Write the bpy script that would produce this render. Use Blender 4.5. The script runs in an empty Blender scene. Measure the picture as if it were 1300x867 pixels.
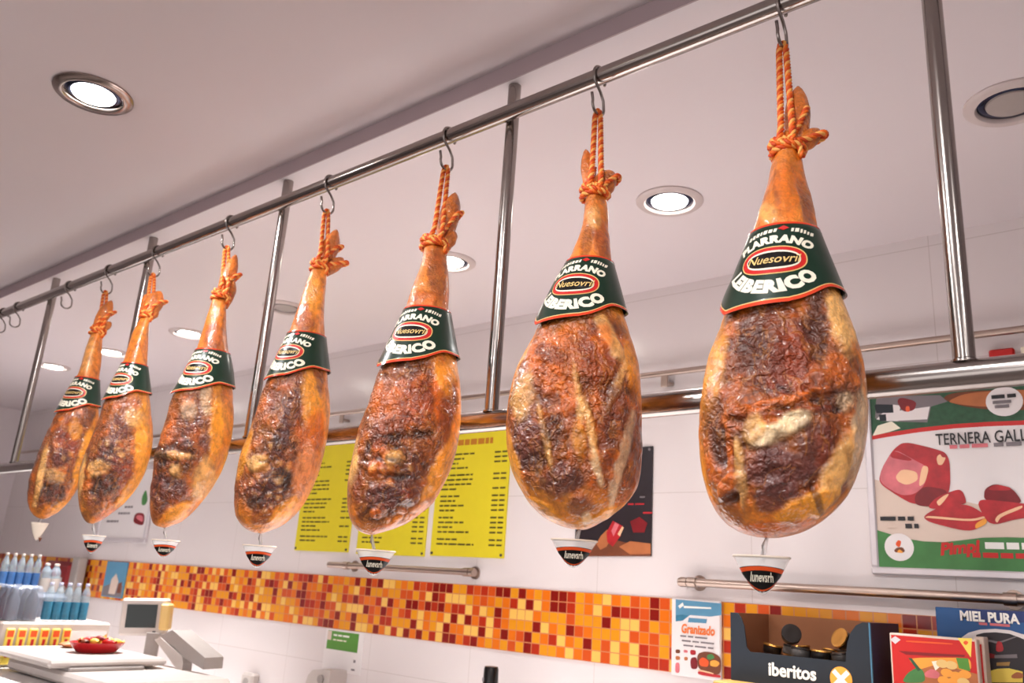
import bpy, math, random
import numpy as np
from mathutils import Vector, Matrix, noise as mn

random.seed(4)
PI = math.pi
COL = bpy.context.scene.collection
CZ = 1.65                                   # eye height above the floor

# ------------------------------------------------------------------ camera
F_PX = 1062.54
YAW, PITCH, ROLL = math.radians(40.7618), math.radians(16.3506), math.radians(-3.8466)


def cam_axes():
    cy, sy = math.cos(YAW), math.sin(YAW)
    fwd = np.array([-sy * math.cos(PITCH), cy * math.cos(PITCH), math.sin(PITCH)])
    r0 = np.array([cy, sy, 0.0])
    d0 = np.cross(fwd, r0)
    c, s = math.cos(ROLL), math.sin(ROLL)
    return c * r0 + s * d0, -s * r0 + c * d0, fwd


RIGHT, DOWN, FWD = cam_axes()
RM = np.array([RIGHT, DOWN, FWD])
EYE = np.array([0, 0, CZ])


def ray(px, py):
    return RM.T @ np.array([(px - 650) / F_PX, (py - 433.5) / F_PX, 1.0])


def at_y(px, py, y):
    r = ray(px, py)
    return EYE + r * (y / r[1])


def at_z(px, py, z):
    r = ray(px, py)
    return EYE + r * ((z - CZ) / r[2])


def project(P):
    q = (P - EYE) @ RM.T
    return q[:, 0] / q[:, 2] * F_PX + 650, q[:, 1] / q[:, 2] * F_PX + 433.5


cam = bpy.data.cameras.new('camera')
cam_o = bpy.data.objects.new('camera', cam)
COL.objects.link(cam_o)
m = Matrix.Identity(4)
for i in range(3):
    m[i][0], m[i][1], m[i][2] = RIGHT[i], -DOWN[i], -FWD[i]
    m[i][3] = EYE[i]
cam_o.matrix_world = m
cam.sensor_width = 36
cam.lens = F_PX * 36 / 1300
cam.clip_start = 0.02
cam.dof.use_dof = True
cam.dof.focus_distance = 1.62
cam.dof.aperture_fstop = 6.0
sc = bpy.context.scene
sc.camera = cam_o
sc.view_settings.view_transform = 'Standard'
sc.view_settings.look = 'None'
sc.view_settings.gamma = 1
sc.view_settings.use_curve_mapping = False
sc.view_settings.exposure = 0.18
sc.cycles.use_denoising = True
sc.cycles.max_bounces = 8
sc.cycles.transparent_max_bounces = 12
sc.cycles.caustics_reflective = False
sc.cycles.caustics_refractive = False
sc.cycles.sample_clamp_indirect = 4


# --------------------------------------------------------------- materials
def lin(c):
    return tuple(((v / 255) / 12.92 if v / 255 <= .04045 else ((v / 255 + .055) / 1.055) ** 2.4) for v in c)


def mat(name, rgb, rough=.5, metal=0.0, spec=.5, trans=0.0, emit=0.0, coat=0.0, alpha=1.0, ior=1.45, var=.06, vscale=18, bump=0.0, bscale=60):
    mt = bpy.data.materials.new(name)
    mt.use_nodes = True
    nt = mt.node_tree
    b = nt.nodes['Principled BSDF']
    c = lin(rgb)
    b.inputs['Base Color'].default_value = (*c, 1)
    b.inputs['Roughness'].default_value = rough
    b.inputs['Metallic'].default_value = metal
    b.inputs['Specular IOR Level'].default_value = spec
    b.inputs['Transmission Weight'].default_value = trans
    b.inputs['Coat Weight'].default_value = coat
    b.inputs['IOR'].default_value = ior
    b.inputs['Alpha'].default_value = alpha
    if emit:
        b.inputs['Emission Color'].default_value = (*c, 1)
        b.inputs['Emission Strength'].default_value = emit
    else:
        tc = nt.nodes.new('ShaderNodeTexCoord')
        nz = nt.nodes.new('ShaderNodeTexNoise')
        nz.inputs['Scale'].default_value = vscale
        nz.inputs['Detail'].default_value = 3
        nt.links.new(tc.outputs['Object'], nz.inputs['Vector'])
        mx = nt.nodes.new('ShaderNodeMix')
        mx.data_type = 'RGBA'
        mx.inputs['A'].default_value = (*[v * (1 - var) for v in c], 1)
        mx.inputs['B'].default_value = (*[min(1, v * (1 + var)) for v in c], 1)
        nt.links.new(nz.outputs['Fac'], mx.inputs['Factor'])
        nt.links.new(mx.outputs['Result'], b.inputs['Base Color'])
        if bump:
            n2 = nt.nodes.new('ShaderNodeTexNoise')
            n2.inputs['Scale'].default_value = bscale
            nt.links.new(tc.outputs['Object'], n2.inputs['Vector'])
            bp = nt.nodes.new('ShaderNodeBump')
            bp.inputs['Strength'].default_value = bump
            bp.inputs['Distance'].default_value = .01
            nt.links.new(n2.outputs['Fac'], bp.inputs['Height'])
            nt.links.new(bp.outputs['Normal'], b.inputs['Normal'])
    return mt


M = {}
M['ceiling'] = mat('ceiling_paint', (228, 219, 222), .75, spec=.2, var=.015, vscale=2, bump=.02, bscale=30)
M['trim_shade'] = mat('mauve_trim_shade', (182, 164, 168), .7, spec=.2, var=.02)  # shade on the ceiling step, put into its colour
M['plaster'] = mat('wall_plaster', (224, 214, 216), .6, spec=.3, var=.02)
M['floor'] = mat('floor_tile', (120, 110, 106), .4, var=.1)
M['steel'] = mat('brushed_steel', (158, 150, 146), .2, metal=1.0, var=.05, vscale=40)
M['steel_dark'] = mat('dark_steel', (120, 108, 102), .3, metal=1.0)
M['hook'] = mat('hook_steel', (150, 142, 138), .25, metal=1.0)
M['satin'] = mat('satin_steel', (176, 158, 148), .33, metal=1.0)
M['white'] = mat('white_plastic', (196, 187, 182), .4)
M['counter_top'] = mat('counter_top', (226, 220, 218), .4)
M['offwhite'] = mat('off_white_plastic', (196, 184, 176), .45)
M['grey'] = mat('grey_plastic', (158, 150, 146), .5)
M['dgrey'] = mat('dark_grey_plastic', (70, 66, 64), .5)
M['black'] = mat('black_gloss', (14, 13, 13), .25)
M['screen'] = mat('display_glass', (30, 36, 35), .15)
M['red'] = mat('red_print', (196, 28, 24), .4)
M['dish_red'] = mat('red_enamel', (168, 22, 28), .25)
M['crate'] = mat('blue_grey_crate', (92, 98, 112), .4)
M['orange_script'] = mat('orange_script_ink', (232, 118, 52), .45)
M['dred'] = mat('dark_red_print', (128, 18, 24), .4)
M['orange'] = mat('orange_print', (226, 84, 34), .35)
M['orange_lt'] = mat('light_orange_print', (238, 160, 60), .4)
M['cream'] = mat('cream_print', (240, 232, 212), .4)
M['gold'] = mat('gold_print', (226, 190, 120), .4)
M['yellow'] = mat('yellow_paper', (220, 204, 36), .5, var=.04)
M['yellow_lt'] = mat('yellow_print', (238, 212, 90), .5)
M['ink'] = mat('brown_ink', (84, 74, 20), .6)
M['ink_title'] = mat('orange_ink', (186, 118, 28), .6)
M['ink_dark'] = mat('black_ink', (34, 32, 36), .5)
M['ink_grey'] = mat('grey_ink', (120, 112, 116), .5)
M['white_ink'] = mat('white_ink', (240, 238, 232), .4)
M['sleeve'] = mat('green_sleeve_card', (5, 42, 27), .32, coat=.25, var=.1)
M['sleeve_edge'] = mat('sleeve_red_edge', (214, 66, 36), .2, coat=.5)
M['paper'] = mat('white_paper', (232, 226, 226), .5, var=.02)
M['silver'] = mat('silver_frame', (214, 208, 212), .35, metal=.3)
M['green'] = mat('green_print', (66, 124, 66), .5, var=.25, vscale=25)
M['green_dk'] = mat('dark_green_print', (44, 84, 58), .5, var=.5, vscale=70)
M['green_card'] = mat('green_notice', (84, 142, 52), .5, var=.15)
M['meat_red'] = mat('meat_red_print', (176, 34, 42), .4, var=.55, vscale=34)
M['meat_dk'] = mat('meat_dark_print', (120, 14, 24), .4, var=.3, vscale=40)
M['meat_pk'] = mat('meat_pink_print', (206, 108, 116), .4, var=.4, vscale=26)
M['fat'] = mat('fat_print', (238, 190, 150), .4, var=.1)
M['beige'] = mat('beige_print', (216, 196, 182), .5, var=.04)
M['bread'] = mat('bread_print', (176, 104, 60), .5, var=.25, vscale=20)
M['brown'] = mat('brown_print', (112, 58, 32), .5, var=.4, vscale=25)
M['dark_photo'] = mat('dark_photo_print', (36, 28, 34), .4, var=.6, vscale=14)
M['navy'] = mat('navy_print', (22, 30, 40), .45, var=.15)
M['navy_edge'] = mat('pale_blue_edge', (70, 120, 150), .45)
M['purple_side'] = mat('dark_blue_card', (38, 34, 66), .45, var=.15)
M['cardboard'] = mat('brown_cardboard', (150, 96, 62), .7, var=.1)
M['blue'] = mat('blue_print', (34, 84, 140), .45, var=.2, vscale=8)
M['blue_dk'] = mat('deep_blue_print', (28, 48, 104), .45, var=.1)
M['sky'] = mat('sky_blue_print', (84, 140, 172), .5, var=.15, vscale=14)
M['teal'] = mat('teal_label', (50, 116, 146), .4, var=.5, vscale=60)
M['blue_label'] = mat('blue_label', (58, 98, 150), .4, var=.5, vscale=60)
M['lilac'] = mat('lilac_cap', (186, 190, 216), .35)
M['wood'] = mat('pale_shelf_wood', (170, 132, 70), .5, var=.1)
M['tin_gold'] = mat('gold_foil', (206, 150, 76), .25, metal=.9)
M['tin_dark'] = mat('dark_tin', (40, 34, 32), .3, metal=.5)
M['rope'] = mat('orange_rope', (238, 104, 24), .5, var=.35, vscale=220)
M['rope_lt'] = mat('pale_orange_rope', (252, 172, 88), .5, var=.2, vscale=220)
M['rope_dk'] = mat('deep_orange_rope', (204, 72, 16), .5, var=.2, vscale=220)
M['clear'] = mat('clear_plastic', (246, 246, 246), .06, trans=.0, alpha=.32, spec=.9, var=.0)
M['milky'] = mat('milky_plastic', (226, 212, 196), .25, var=.05)
M['water'] = mat('clear_bottle_plastic', (176, 200, 214), .08, alpha=.34, spec=.8, var=.02)
M['shrink'] = mat('shrink_wrap', (150, 156, 170), .16, alpha=.34, spec=.9, var=.3, vscale=25)
M['lamp_on'] = mat('lamp_glow', (255, 250, 240), emit=30)
M['lamp_off'] = mat('unlit_lamp_glass', (168, 158, 154), .25)
M['reflector'] = mat('lamp_reflector', (60, 66, 92), .15, metal=1.0)
M['ring'] = mat('nickel_ring', (170, 156, 150), .22, metal=1.0)
M['ring_white'] = mat('pale_ring', (206, 192, 190), .4)


def wall_tile_material():
    mt = bpy.data.materials.new('white_wall_tile')
    mt.use_nodes = True
    nt = mt.node_tree
    N, L = nt.nodes, nt.links
    b = N['Principled BSDF']
    tc = N.new('ShaderNodeTexCoord')
    sep = N.new('ShaderNodeSeparateXYZ')
    L.new(tc.outputs['Object'], sep.inputs[0])

    def seam(sock, off, pitch, half):
        a = N.new('ShaderNodeMath'); a.operation = 'ADD'; a.inputs[1].default_value = off
        L.new(sock, a.inputs[0])
        w = N.new('ShaderNodeMath'); w.operation = 'PINGPONG'; w.inputs[1].default_value = pitch / 2
        L.new(a.outputs[0], w.inputs[0])
        c = N.new('ShaderNodeMath'); c.operation = 'LESS_THAN'; c.inputs[1].default_value = half
        L.new(w.outputs[0], c.inputs[0])
        return c.outputs[0]
    sx = seam(sep.outputs['X'], 2.03 + 12, .61, .0014)
    sz = seam(sep.outputs['Z'], -(CZ + .365) + 7.6, .38, .0016)
    mx = N.new('ShaderNodeMath'); mx.operation = 'MAXIMUM'
    L.new(sx, mx.inputs[0]); L.new(sz, mx.inputs[1])
    mix = N.new('ShaderNodeMix'); mix.data_type = 'RGBA'
    mix.inputs['A'].default_value = (*lin((226, 218, 218)), 1)
    mix.inputs['B'].default_value = (*lin((208, 198, 196)), 1)
    L.new(mx.outputs[0], mix.inputs['Factor'])
    L.new(mix.outputs['Result'], b.inputs['Base Color'])
    b.inputs['Roughness'].default_value = .22
    b.inputs['Specular IOR Level'].default_value = .45
    return mt


def mosaic_material():
    mt = bpy.data.materials.new('orange_glass_mosaic')
    mt.use_nodes = True
    nt = mt.node_tree
    N, L = nt.nodes, nt.links
    b = N['Principled BSDF']
    tc = N.new('ShaderNodeTexCoord')
    sep = N.new('ShaderNodeSeparateXYZ')
    L.new(tc.outputs['Object'], sep.inputs[0])
    p = .04
    cells, edges = [], []
    for sock, off in ((sep.outputs['X'], 20.0), (sep.outputs['Z'], -(CZ - .24))):
        a = N.new('ShaderNodeMath'); a.operation = 'ADD'; a.inputs[1].default_value = off
        L.new(sock, a.inputs[0])
        d = N.new('ShaderNodeMath'); d.operation = 'DIVIDE'; d.inputs[1].default_value = p
        L.new(a.outputs[0], d.inputs[0])
        fl = N.new('ShaderNodeMath'); fl.operation = 'FLOOR'
        L.new(d.outputs[0], fl.inputs[0])
        cells.append(fl.outputs[0])
        w = N.new('ShaderNodeMath'); w.operation = 'PINGPONG'; w.inputs[1].default_value = .5
        L.new(d.outputs[0], w.inputs[0])
        edges.append(w.outputs[0])
    cmb = N.new('ShaderNodeCombineXYZ')
    L.new(cells[0], cmb.inputs[0]); L.new(cells[1], cmb.inputs[1])
    wn = N.new('ShaderNodeTexWhiteNoise'); wn.noise_dimensions = '3D'
    L.new(cmb.outputs[0], wn.inputs['Vector'])
    rp = N.new('ShaderNodeValToRGB'); rp.color_ramp.interpolation = 'CONSTANT'
    cols = [(0, (238, 188, 92)), (.16, (226, 148, 26)), (.42, (224, 112, 20)), (.60, (206, 80, 26)), (.75, (176, 46, 22)), (.87, (130, 22, 14))]
    el = rp.color_ramp.elements
    while len(el) < len(cols):
        el.new(.5)
    for e, (pos, c) in zip(el, cols):
        e.position = pos; e.color = (*lin(c), 1)
    L.new(wn.outputs['Value'], rp.inputs[0])
    mn_ = N.new('ShaderNodeMath'); mn_.operation = 'MINIMUM'
    L.new(edges[0], mn_.inputs[0]); L.new(edges[1], mn_.inputs[1])
    g = N.new('ShaderNodeMath'); g.operation = 'LESS_THAN'; g.inputs[1].default_value = .045
    L.new(mn_.outputs[0], g.inputs[0])
    mix = N.new('ShaderNodeMix'); mix.data_type = 'RGBA'
    mix.inputs['B'].default_value = (*lin((206, 130, 84)), 1)
    L.new(rp.outputs[0], mix.inputs['A']); L.new(g.outputs[0], mix.inputs['Factor'])
    L.new(mix.outputs['Result'], b.inputs['Base Color'])
    b.inputs['Roughness'].default_value = .2
    bp = N.new('ShaderNodeBump'); bp.inputs['Strength'].default_value = .4; bp.inputs['Distance'].default_value = .002
    bp.invert = True
    L.new(g.outputs[0], bp.inputs['Height']); L.new(bp.outputs['Normal'], b.inputs['Normal'])
    return mt


def ham_material():
    """cured meat: base colour from the 'tint' attribute, varied by noise; greasy, wrinkled."""
    mt = bpy.data.materials.new('cured_meat')
    mt.use_nodes = True
    nt = mt.node_tree
    N, L = nt.nodes, nt.links
    b = N['Principled BSDF']
    at = N.new('ShaderNodeAttribute'); at.attribute_name = 'tint'
    mk = N.new('ShaderNodeAttribute'); mk.attribute_name = 'lean'
    tc = N.new('ShaderNodeTexCoord')

    def nz(scale, detail=4, rough=.55, dist=0.0, vec=None):
        n = N.new('ShaderNodeTexNoise')
        n.inputs['Scale'].default_value = scale
        n.inputs['Detail'].default_value = detail
        n.inputs['Roughness'].default_value = rough
        n.inputs['Distortion'].default_value = dist
        L.new(vec or tc.outputs['Object'], n.inputs['Vector'])
        return n.outputs['Fac']

    def ramp(sock, stops):
        r = N.new('ShaderNodeValToRGB')
        while len(r.color_ramp.elements) < len(stops):
            r.color_ramp.elements.new(.5)
        for e, (p, c) in zip(r.color_ramp.elements, stops):
            e.position = p; e.color = (*c, 1)
        L.new(sock, r.inputs[0])
        return r.outputs[0]

    def mix(a, b_, fac, mode='MIX'):
        x = N.new('ShaderNodeMix'); x.data_type = 'RGBA'; x.blend_type = mode
        for s, v in (('A', a), ('B', b_)):
            if isinstance(v, tuple):
                x.inputs[s].default_value = (*v, 1)
            else:
                L.new(v, x.inputs[s])
        if isinstance(fac, float):
            x.inputs['Factor'].default_value = fac
        else:
            L.new(fac, x.inputs['Factor'])
        return x.outputs['Result']
    # stretched along the hang direction, like muscle grain
    mp = N.new('ShaderNodeMapping'); mp.inputs['Scale'].default_value = (1, 1, .45)
    L.new(tc.outputs['Object'], mp.inputs['Vector'])
    v1 = ramp(nz(26, 6, .6, 1.2, mp.outputs[0]), [(.28, (.36, .28, .22)), (.5, (1, 1, 1)), (.72, (1.5, 1.38, 1.2))])
    c1 = mix(at.outputs['Color'], v1, .75, 'MULTIPLY')
    v2 = ramp(nz(75, 5, .6, .8), [(.3, (.55, .45, .4)), (.5, (1, 1, 1)), (.74, (1.4, 1.28, 1.1))])
    c2 = mix(c1, v2, .7, 'MULTIPLY')
    # thin pale-amber fat veins
    wv = ramp(nz(16, 3, .5, 2.4, mp.outputs[0]), [(.47, (0, 0, 0)), (.5, (1, 1, 1)), (.53, (0, 0, 0))])
    vm = N.new('ShaderNodeMath'); vm.operation = 'MULTIPLY'; vm.inputs[1].default_value = .28
    L.new(wv, vm.inputs[0])
    c3 = mix(c2, lin((220, 138, 48)), vm.outputs[0])
    L.new(c3, b.inputs['Base Color'])
    rr = N.new('ShaderNodeMapRange')
    rr.inputs['To Min'].default_value = .34; rr.inputs['To Max'].default_value = .55
    L.new(nz(40, 3), rr.inputs['Value'])
    L.new(rr.outputs[0], b.inputs['Roughness'])
    b.inputs['Specular IOR Level'].default_value = .5
    b.inputs['Coat Weight'].default_value = .7
    b.inputs['Coat Roughness'].default_value = .1
    # wrinkles: coarse on the lean face, fine everywhere
    h1 = nz(105, 1.4, .45, .7)
    h2 = nz(210, 1.5, .5)
    ml = N.new('ShaderNodeMath'); ml.operation = 'MULTIPLY'
    L.new(h1, ml.inputs[0])
    ms = N.new('ShaderNodeMapRange'); ms.inputs['To Min'].default_value = .14; ms.inputs['To Max'].default_value = 1.0
    L.new(mk.outputs['Fac'], ms.inputs['Value']); L.new(ms.outputs[0], ml.inputs[1])
    ad = N.new('ShaderNodeMath'); ad.operation = 'MULTIPLY_ADD'; ad.inputs[1].default_value = .22
    L.new(h2, ad.inputs[0]); L.new(ml.outputs[0], ad.inputs[2])
    pm = N.new('ShaderNodeMapRange'); pm.inputs['From Min'].default_value = .35; pm.inputs['From Max'].default_value = .68
    pm.inputs['To Min'].default_value = .25; pm.inputs['To Max'].default_value = 1.0
    L.new(nz(13, 2), pm.inputs['Value'])
    pq = N.new('ShaderNodeMath'); pq.operation = 'MULTIPLY'
    L.new(ad.outputs[0], pq.inputs[0]); L.new(pm.outputs[0], pq.inputs[1])
    bp = N.new('ShaderNodeBump'); bp.inputs['Strength'].default_value = 1.0; bp.inputs['Distance'].default_value = .0115
    L.new(pq.outputs[0], bp.inputs['Height'])
    L.new(bp.outputs['Normal'], b.inputs['Normal'])
    L.new(bp.outputs['Normal'], b.inputs['Coat Normal'])
    return mt


M['tile'] = wall_tile_material()
M['mosaic'] = mosaic_material()
M['ham'] = ham_material()

# ------------------------------------------------------------ mesh helpers
WORLD = {}


class MB:
    def __init__(self):
        self.v, self.f, self.k, self.mats = [], [], [], []

    def mi(self, m):
        if m not in self.mats:
            self.mats.append(m)
        return self.mats.index(m)

    def add(self, vs, fs, m):
        o = len(self.v); k = self.mi(m)
        self.v += [tuple(float(c) for c in p) for p in vs]
        for f in fs:
            self.f.append(tuple(i + o for i in f)); self.k.append(k)
        return self

    def box(self, c, s, m, rot=None, ch=0.0):
        """box with chamfered edges (ch) made of an octagon-like bevel"""
        c = np.array(c, float); h = np.array(s, float) / 2
        ch = min(ch, .45 * min(s)) if ch else 0
        if not ch:
            vs = [np.array([x, y, z]) * h for x in (-1, 1) for y in (-1, 1) for z in (-1, 1)]
            fs = [(0, 1, 3, 2), (4, 6, 7, 5), (0, 4, 5, 1), (2, 3, 7, 6), (0, 2, 6, 4), (1, 5, 7, 3)]
        else:
            vs, idx = [], {}
            for x in (-1, 1):
                for y in (-1, 1):
                    for z in (-1, 1):
                        for a in range(3):
                            q = np.array([x, y, z]) * (h - ch); q[a] = (x, y, z)[a] * h[a]
                            idx[(x, y, z, a)] = len(vs); vs.append(q)
            fs = []
            for a in range(3):
                b_, c_ = (a + 1) % 3, (a + 2) % 3
                for s_ in (-1, 1):
                    def key(i, j):
                        t = [0, 0, 0]; t[a] = s_; t[b_] = i; t[c_] = j
                        return (*t, a)
                    q = [idx[key(-1, -1)], idx[key(1, -1)], idx[key(1, 1)], idx[key(-1, 1)]]
                    fs.append(tuple(q if s_ > 0 else q[::-1]))
            for a in range(3):            # edges along axis a
                b_, c_ = (a + 1) % 3, (a + 2) % 3
                for i in (-1, 1):
                    for j in (-1, 1):
                        def key(e, ax):
                            t = [0, 0, 0]; t[a] = e; t[b_] = i; t[c_] = j
                            return idx[(*t, ax)]
                        q = [key(-1, b_), key(1, b_), key(1, c_), key(-1, c_)]
                        fs.append(tuple(q if i * j < 0 else q[::-1]))
            for x in (-1, 1):
                for y in (-1, 1):
                    for z in (-1, 1):
                        q = [idx[(x, y, z, 0)], idx[(x, y, z, 1)], idx[(x, y, z, 2)]]
                        fs.append(tuple(q if x * y * z > 0 else q[::-1]))
        R = np.eye(3) if rot is None else np.array(rot)
        return self.add([R @ q + c for q in vs], fs, m)

    def tube(self, pts, r, m, n=10, caps=True):
        pts = [np.array(p, float) for p in pts]
        rs = r if hasattr(r, '__len__') else [r] * len(pts)
        T = [pts[min(i + 1, len(pts) - 1)] - pts[max(i - 1, 0)] for i in range(len(pts))]
        T = [t / (np.linalg.norm(t) + 1e-12) for t in T]
        a = np.array([0, 0, 1.0]) if abs(T[0][2]) < .9 else np.array([1.0, 0, 0])
        u = np.cross(T[0], a); u /= np.linalg.norm(u)
        vs, fs = [], []
        for i, p in enumerate(pts):
            u = u - T[i] * (u @ T[i]); u /= np.linalg.norm(u)
            w = np.cross(T[i], u)
            for j in range(n):
                t = 2 * PI * j / n
                vs.append(p + rs[i] * (math.cos(t) * u + math.sin(t) * w))
        for i in range(len(pts) - 1):
            for j in range(n):
                k = (j + 1) % n
                fs.append((i * n + j, i * n + k, (i + 1) * n + k, (i + 1) * n + j))
        if caps:
            fs.append(tuple(range(n))[::-1])
            fs.append(tuple((len(pts) - 1) * n + j for j in range(n)))
        return self.add(vs, fs, m)

    def lathe(self, c, prof, m, n=28, axis=None, ex=1.0, ey=1.0, ms=None):
        """prof: (radius, height) pairs round z"""
        c = np.array(c, float)
        vs, fs, o = [], [], len(self.v)
        for r, h in prof:
            for j in range(n):
                t = 2 * PI * j / n
                vs.append(c + np.array([max(r, 1e-5) * ex * math.cos(t), max(r, 1e-5) * ey * math.sin(t), h]))
        base = len(self.v)
        self.v += [tuple(p) for p in vs]
        for i in range(len(prof) - 1):
            k = self.mi(ms[i] if ms else m)
            for j in range(n):
                q = (j + 1) % n
                self.f.append((base + i * n + j, base + i * n + q, base + (i + 1) * n + q, base + (i + 1) * n + j)); self.k.append(k)
        return self

    def grid(self, P, m, wrap=False):
        """P[i][j] points"""
        P = np.asarray(P); a, b = P.shape[:2]
        fs = []
        for i in range(a - 1):
            for j in range(b if wrap else b - 1):
                q = (j + 1) % b
                fs.append((i * b + j, i * b + q, (i + 1) * b + q, (i + 1) * b + j))
        return self.add(P.reshape(-1, 3), fs, m)

    def prism(self, poly, d, m):
        """poly: 3-D points of a flat outline; d: extrusion vector"""
        n = len(poly); d = np.array(d, float)
        vs = [np.array(p, float) for p in poly] + [np.array(p, float) + d for p in poly]
        fs = [tuple(range(n)), tuple(range(2 * n - 1, n - 1, -1))]
        fs += [(i, n + i, n + (i + 1) % n, (i + 1) % n) for i in range(n)]
        return self.add(vs, fs, m)

    def build(self, name, parent=None, smooth=False, loc=None):
        L = np.zeros(3) if loc is None else np.array(loc, float)
        org = WORLD.get(parent.name, np.zeros(3)) if parent else np.zeros(3)
        base = org if parent else L
        me = bpy.data.meshes.new(name)
        me.from_pydata([tuple(np.array(p) - base) for p in self.v], [], self.f)
        for mm in self.mats:
            me.materials.append(M[mm])
        me.polygons.foreach_set('material_index', self.k)
        if smooth:
            me.polygons.foreach_set('use_smooth', [True] * len(self.f))
            if smooth != 'all':
                me.set_sharp_from_angle(angle=math.radians(40))
        me.update()
        o = bpy.data.objects.new(name, me)
        COL.objects.link(o)
        if parent:
            o.parent = parent
            WORLD[o.name] = org
        else:
            o.location = tuple(L)
            WORLD[o.name] = L
        return o


def tag(o, label, cat, group=None, kind=None):
    o['label'] = label; o['category'] = cat
    if group: o['group'] = group
    if kind: o['kind'] = kind
    return o


def thing(name, label, cat, loc, group=None):
    o = bpy.data.objects.new(name, None)
    COL.objects.link(o)
    o.empty_display_size = .05
    o.location = tuple(float(c) for c in loc)
    WORLD[o.name] = np.array(loc, float)
    return tag(o, label, cat, group)


def structure(o):
    o['kind'] = 'structure'
    return o


def copy_tree(root, loc, label):
    def cp(o, parent):
        c = o.copy(); COL.objects.link(c)
        if parent: c.parent = parent
        for ch in o.children: cp(ch, c)
        return c
    r = cp(root, None)
    r.location = tuple(loc); r['label'] = label
    WORLD[r.name] = np.array(loc, float)
    return r


def text_mesh(s, size, bold=0.0, shear=0.0, spacing=1.0, res=3):
    cu = bpy.data.curves.new('lettering_source', 'FONT')
    cu.body = s; cu.size = size; cu.offset = bold; cu.shear = shear
    cu.align_x = 'CENTER'; cu.space_character = spacing; cu.resolution_u = res
    cu.dimensions = '2D'; cu.fill_mode = 'FRONT'
    o = bpy.data.objects.new('lettering_source', cu)
    COL.objects.link(o)
    me = bpy.data.meshes.new_from_object(o.evaluated_get(bpy.context.evaluated_depsgraph_get()))
    v = np.array([tuple(p.co) for p in me.vertices]).reshape(-1, 3)[:, :2]
    f = [tuple(p.vertices) for p in me.polygons]
    bpy.data.objects.remove(o); bpy.data.curves.remove(cu); bpy.data.meshes.remove(me)
    return v, f


def wall_text(mb, s, size, cx, cz, y, m, bold=0.0, shear=0.0, sx=1.0, rot=0.0, spacing=1.0):
    v, f = text_mesh(s, size, bold, shear, spacing)
    c, n = math.cos(rot), math.sin(rot)
    mb.add([(cx + (p[0] * c - p[1] * n) * sx, y, cz + p[0] * n + p[1] * c) for p in v], f, m)
    return mb


def smooth01(a, b, x):
    t = np.clip((x - a) / (b - a), 0, 1)
    return t * t * (3 - 2 * t)


# ---------------------------------------------------------------- the room
YB, XL, ZC, ZCF, YF = 2.70, -7.66, CZ + 1.160, CZ + 1.205, 1.292
X1, Y0 = 3.2, -3.6


def slab(name, x0, x1, y0, y1, z0, z1, m):
    b = MB().box(((x0 + x1) / 2, (y0 + y1) / 2, (z0 + z1) / 2), (x1 - x0, y1 - y0, z1 - z0), m)
    return structure(b.build(name))


slab('floor', XL - .1, X1, Y0, YB + .1, -.1, 0, 'floor')
slab('wall_back', XL - .1, X1, YB, YB + .1, 0, ZC, 'tile')
slab('wall_left', XL - .1, XL, Y0, YB, 0, ZC, 'plaster')
slab('wall_right', X1, X1 + .1, Y0, YB, 0, ZCF, 'plaster')
for nm, a0, a1, z0, z1 in (('wall_front', XL - .1, X1, 0, .5), ('wall_front_head', XL - .1, X1, 2.45, ZCF), ('wall_front_pier', XL - .1, -3.2, .5, 2.45), ('wall_front_jamb', 2.2, X1, .5, 2.45)):
    slab(nm, a0, a1, Y0 - .1, Y0, z0, z1, 'plaster')
slab('ceiling', XL - .1, X1, YF, YB + .1, ZC, ZC + .12, 'ceiling')
slab('ceiling_front', XL - .1, X1, Y0, YF - .004, ZCF, ZCF + .12, 'ceiling')
slab('trim_1', XL, X1, YF - .004, YF, ZC, ZCF + .05, 'trim_shade')  # step face, darkened by colour to read as shaded
structure(MB().box(((XL + X1) / 2, YB - .003, CZ - .12), (X1 - XL, .006, .24), 'mosaic').build('trim_2'))

# thin rail high on the tiled wall
t = thing('wall_rail', 'thin brushed rail running along the white wall just under the ceiling, above the posters', 'rail', (-2.5, YB, CZ + .8))
MB().tube([(x, YB - .045, CZ + .800 + (.0 if x > -3 else 0)) for x in np.linspace(-7.5, 1.6, 12)], .011, 'satin', 12).build('rail_tube', t, True)
for x in (-7.0, -5.2, -3.4, -1.53, .3):
    b = MB().box((x, YB - .022, CZ + .765), (.03, .044, .012), 'satin', ch=.003)
    b.box((x, YB - .045, CZ + .772), (.03, .008, .05), 'satin', ch=.002)
    b.build('rail_bracket', t)


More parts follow.
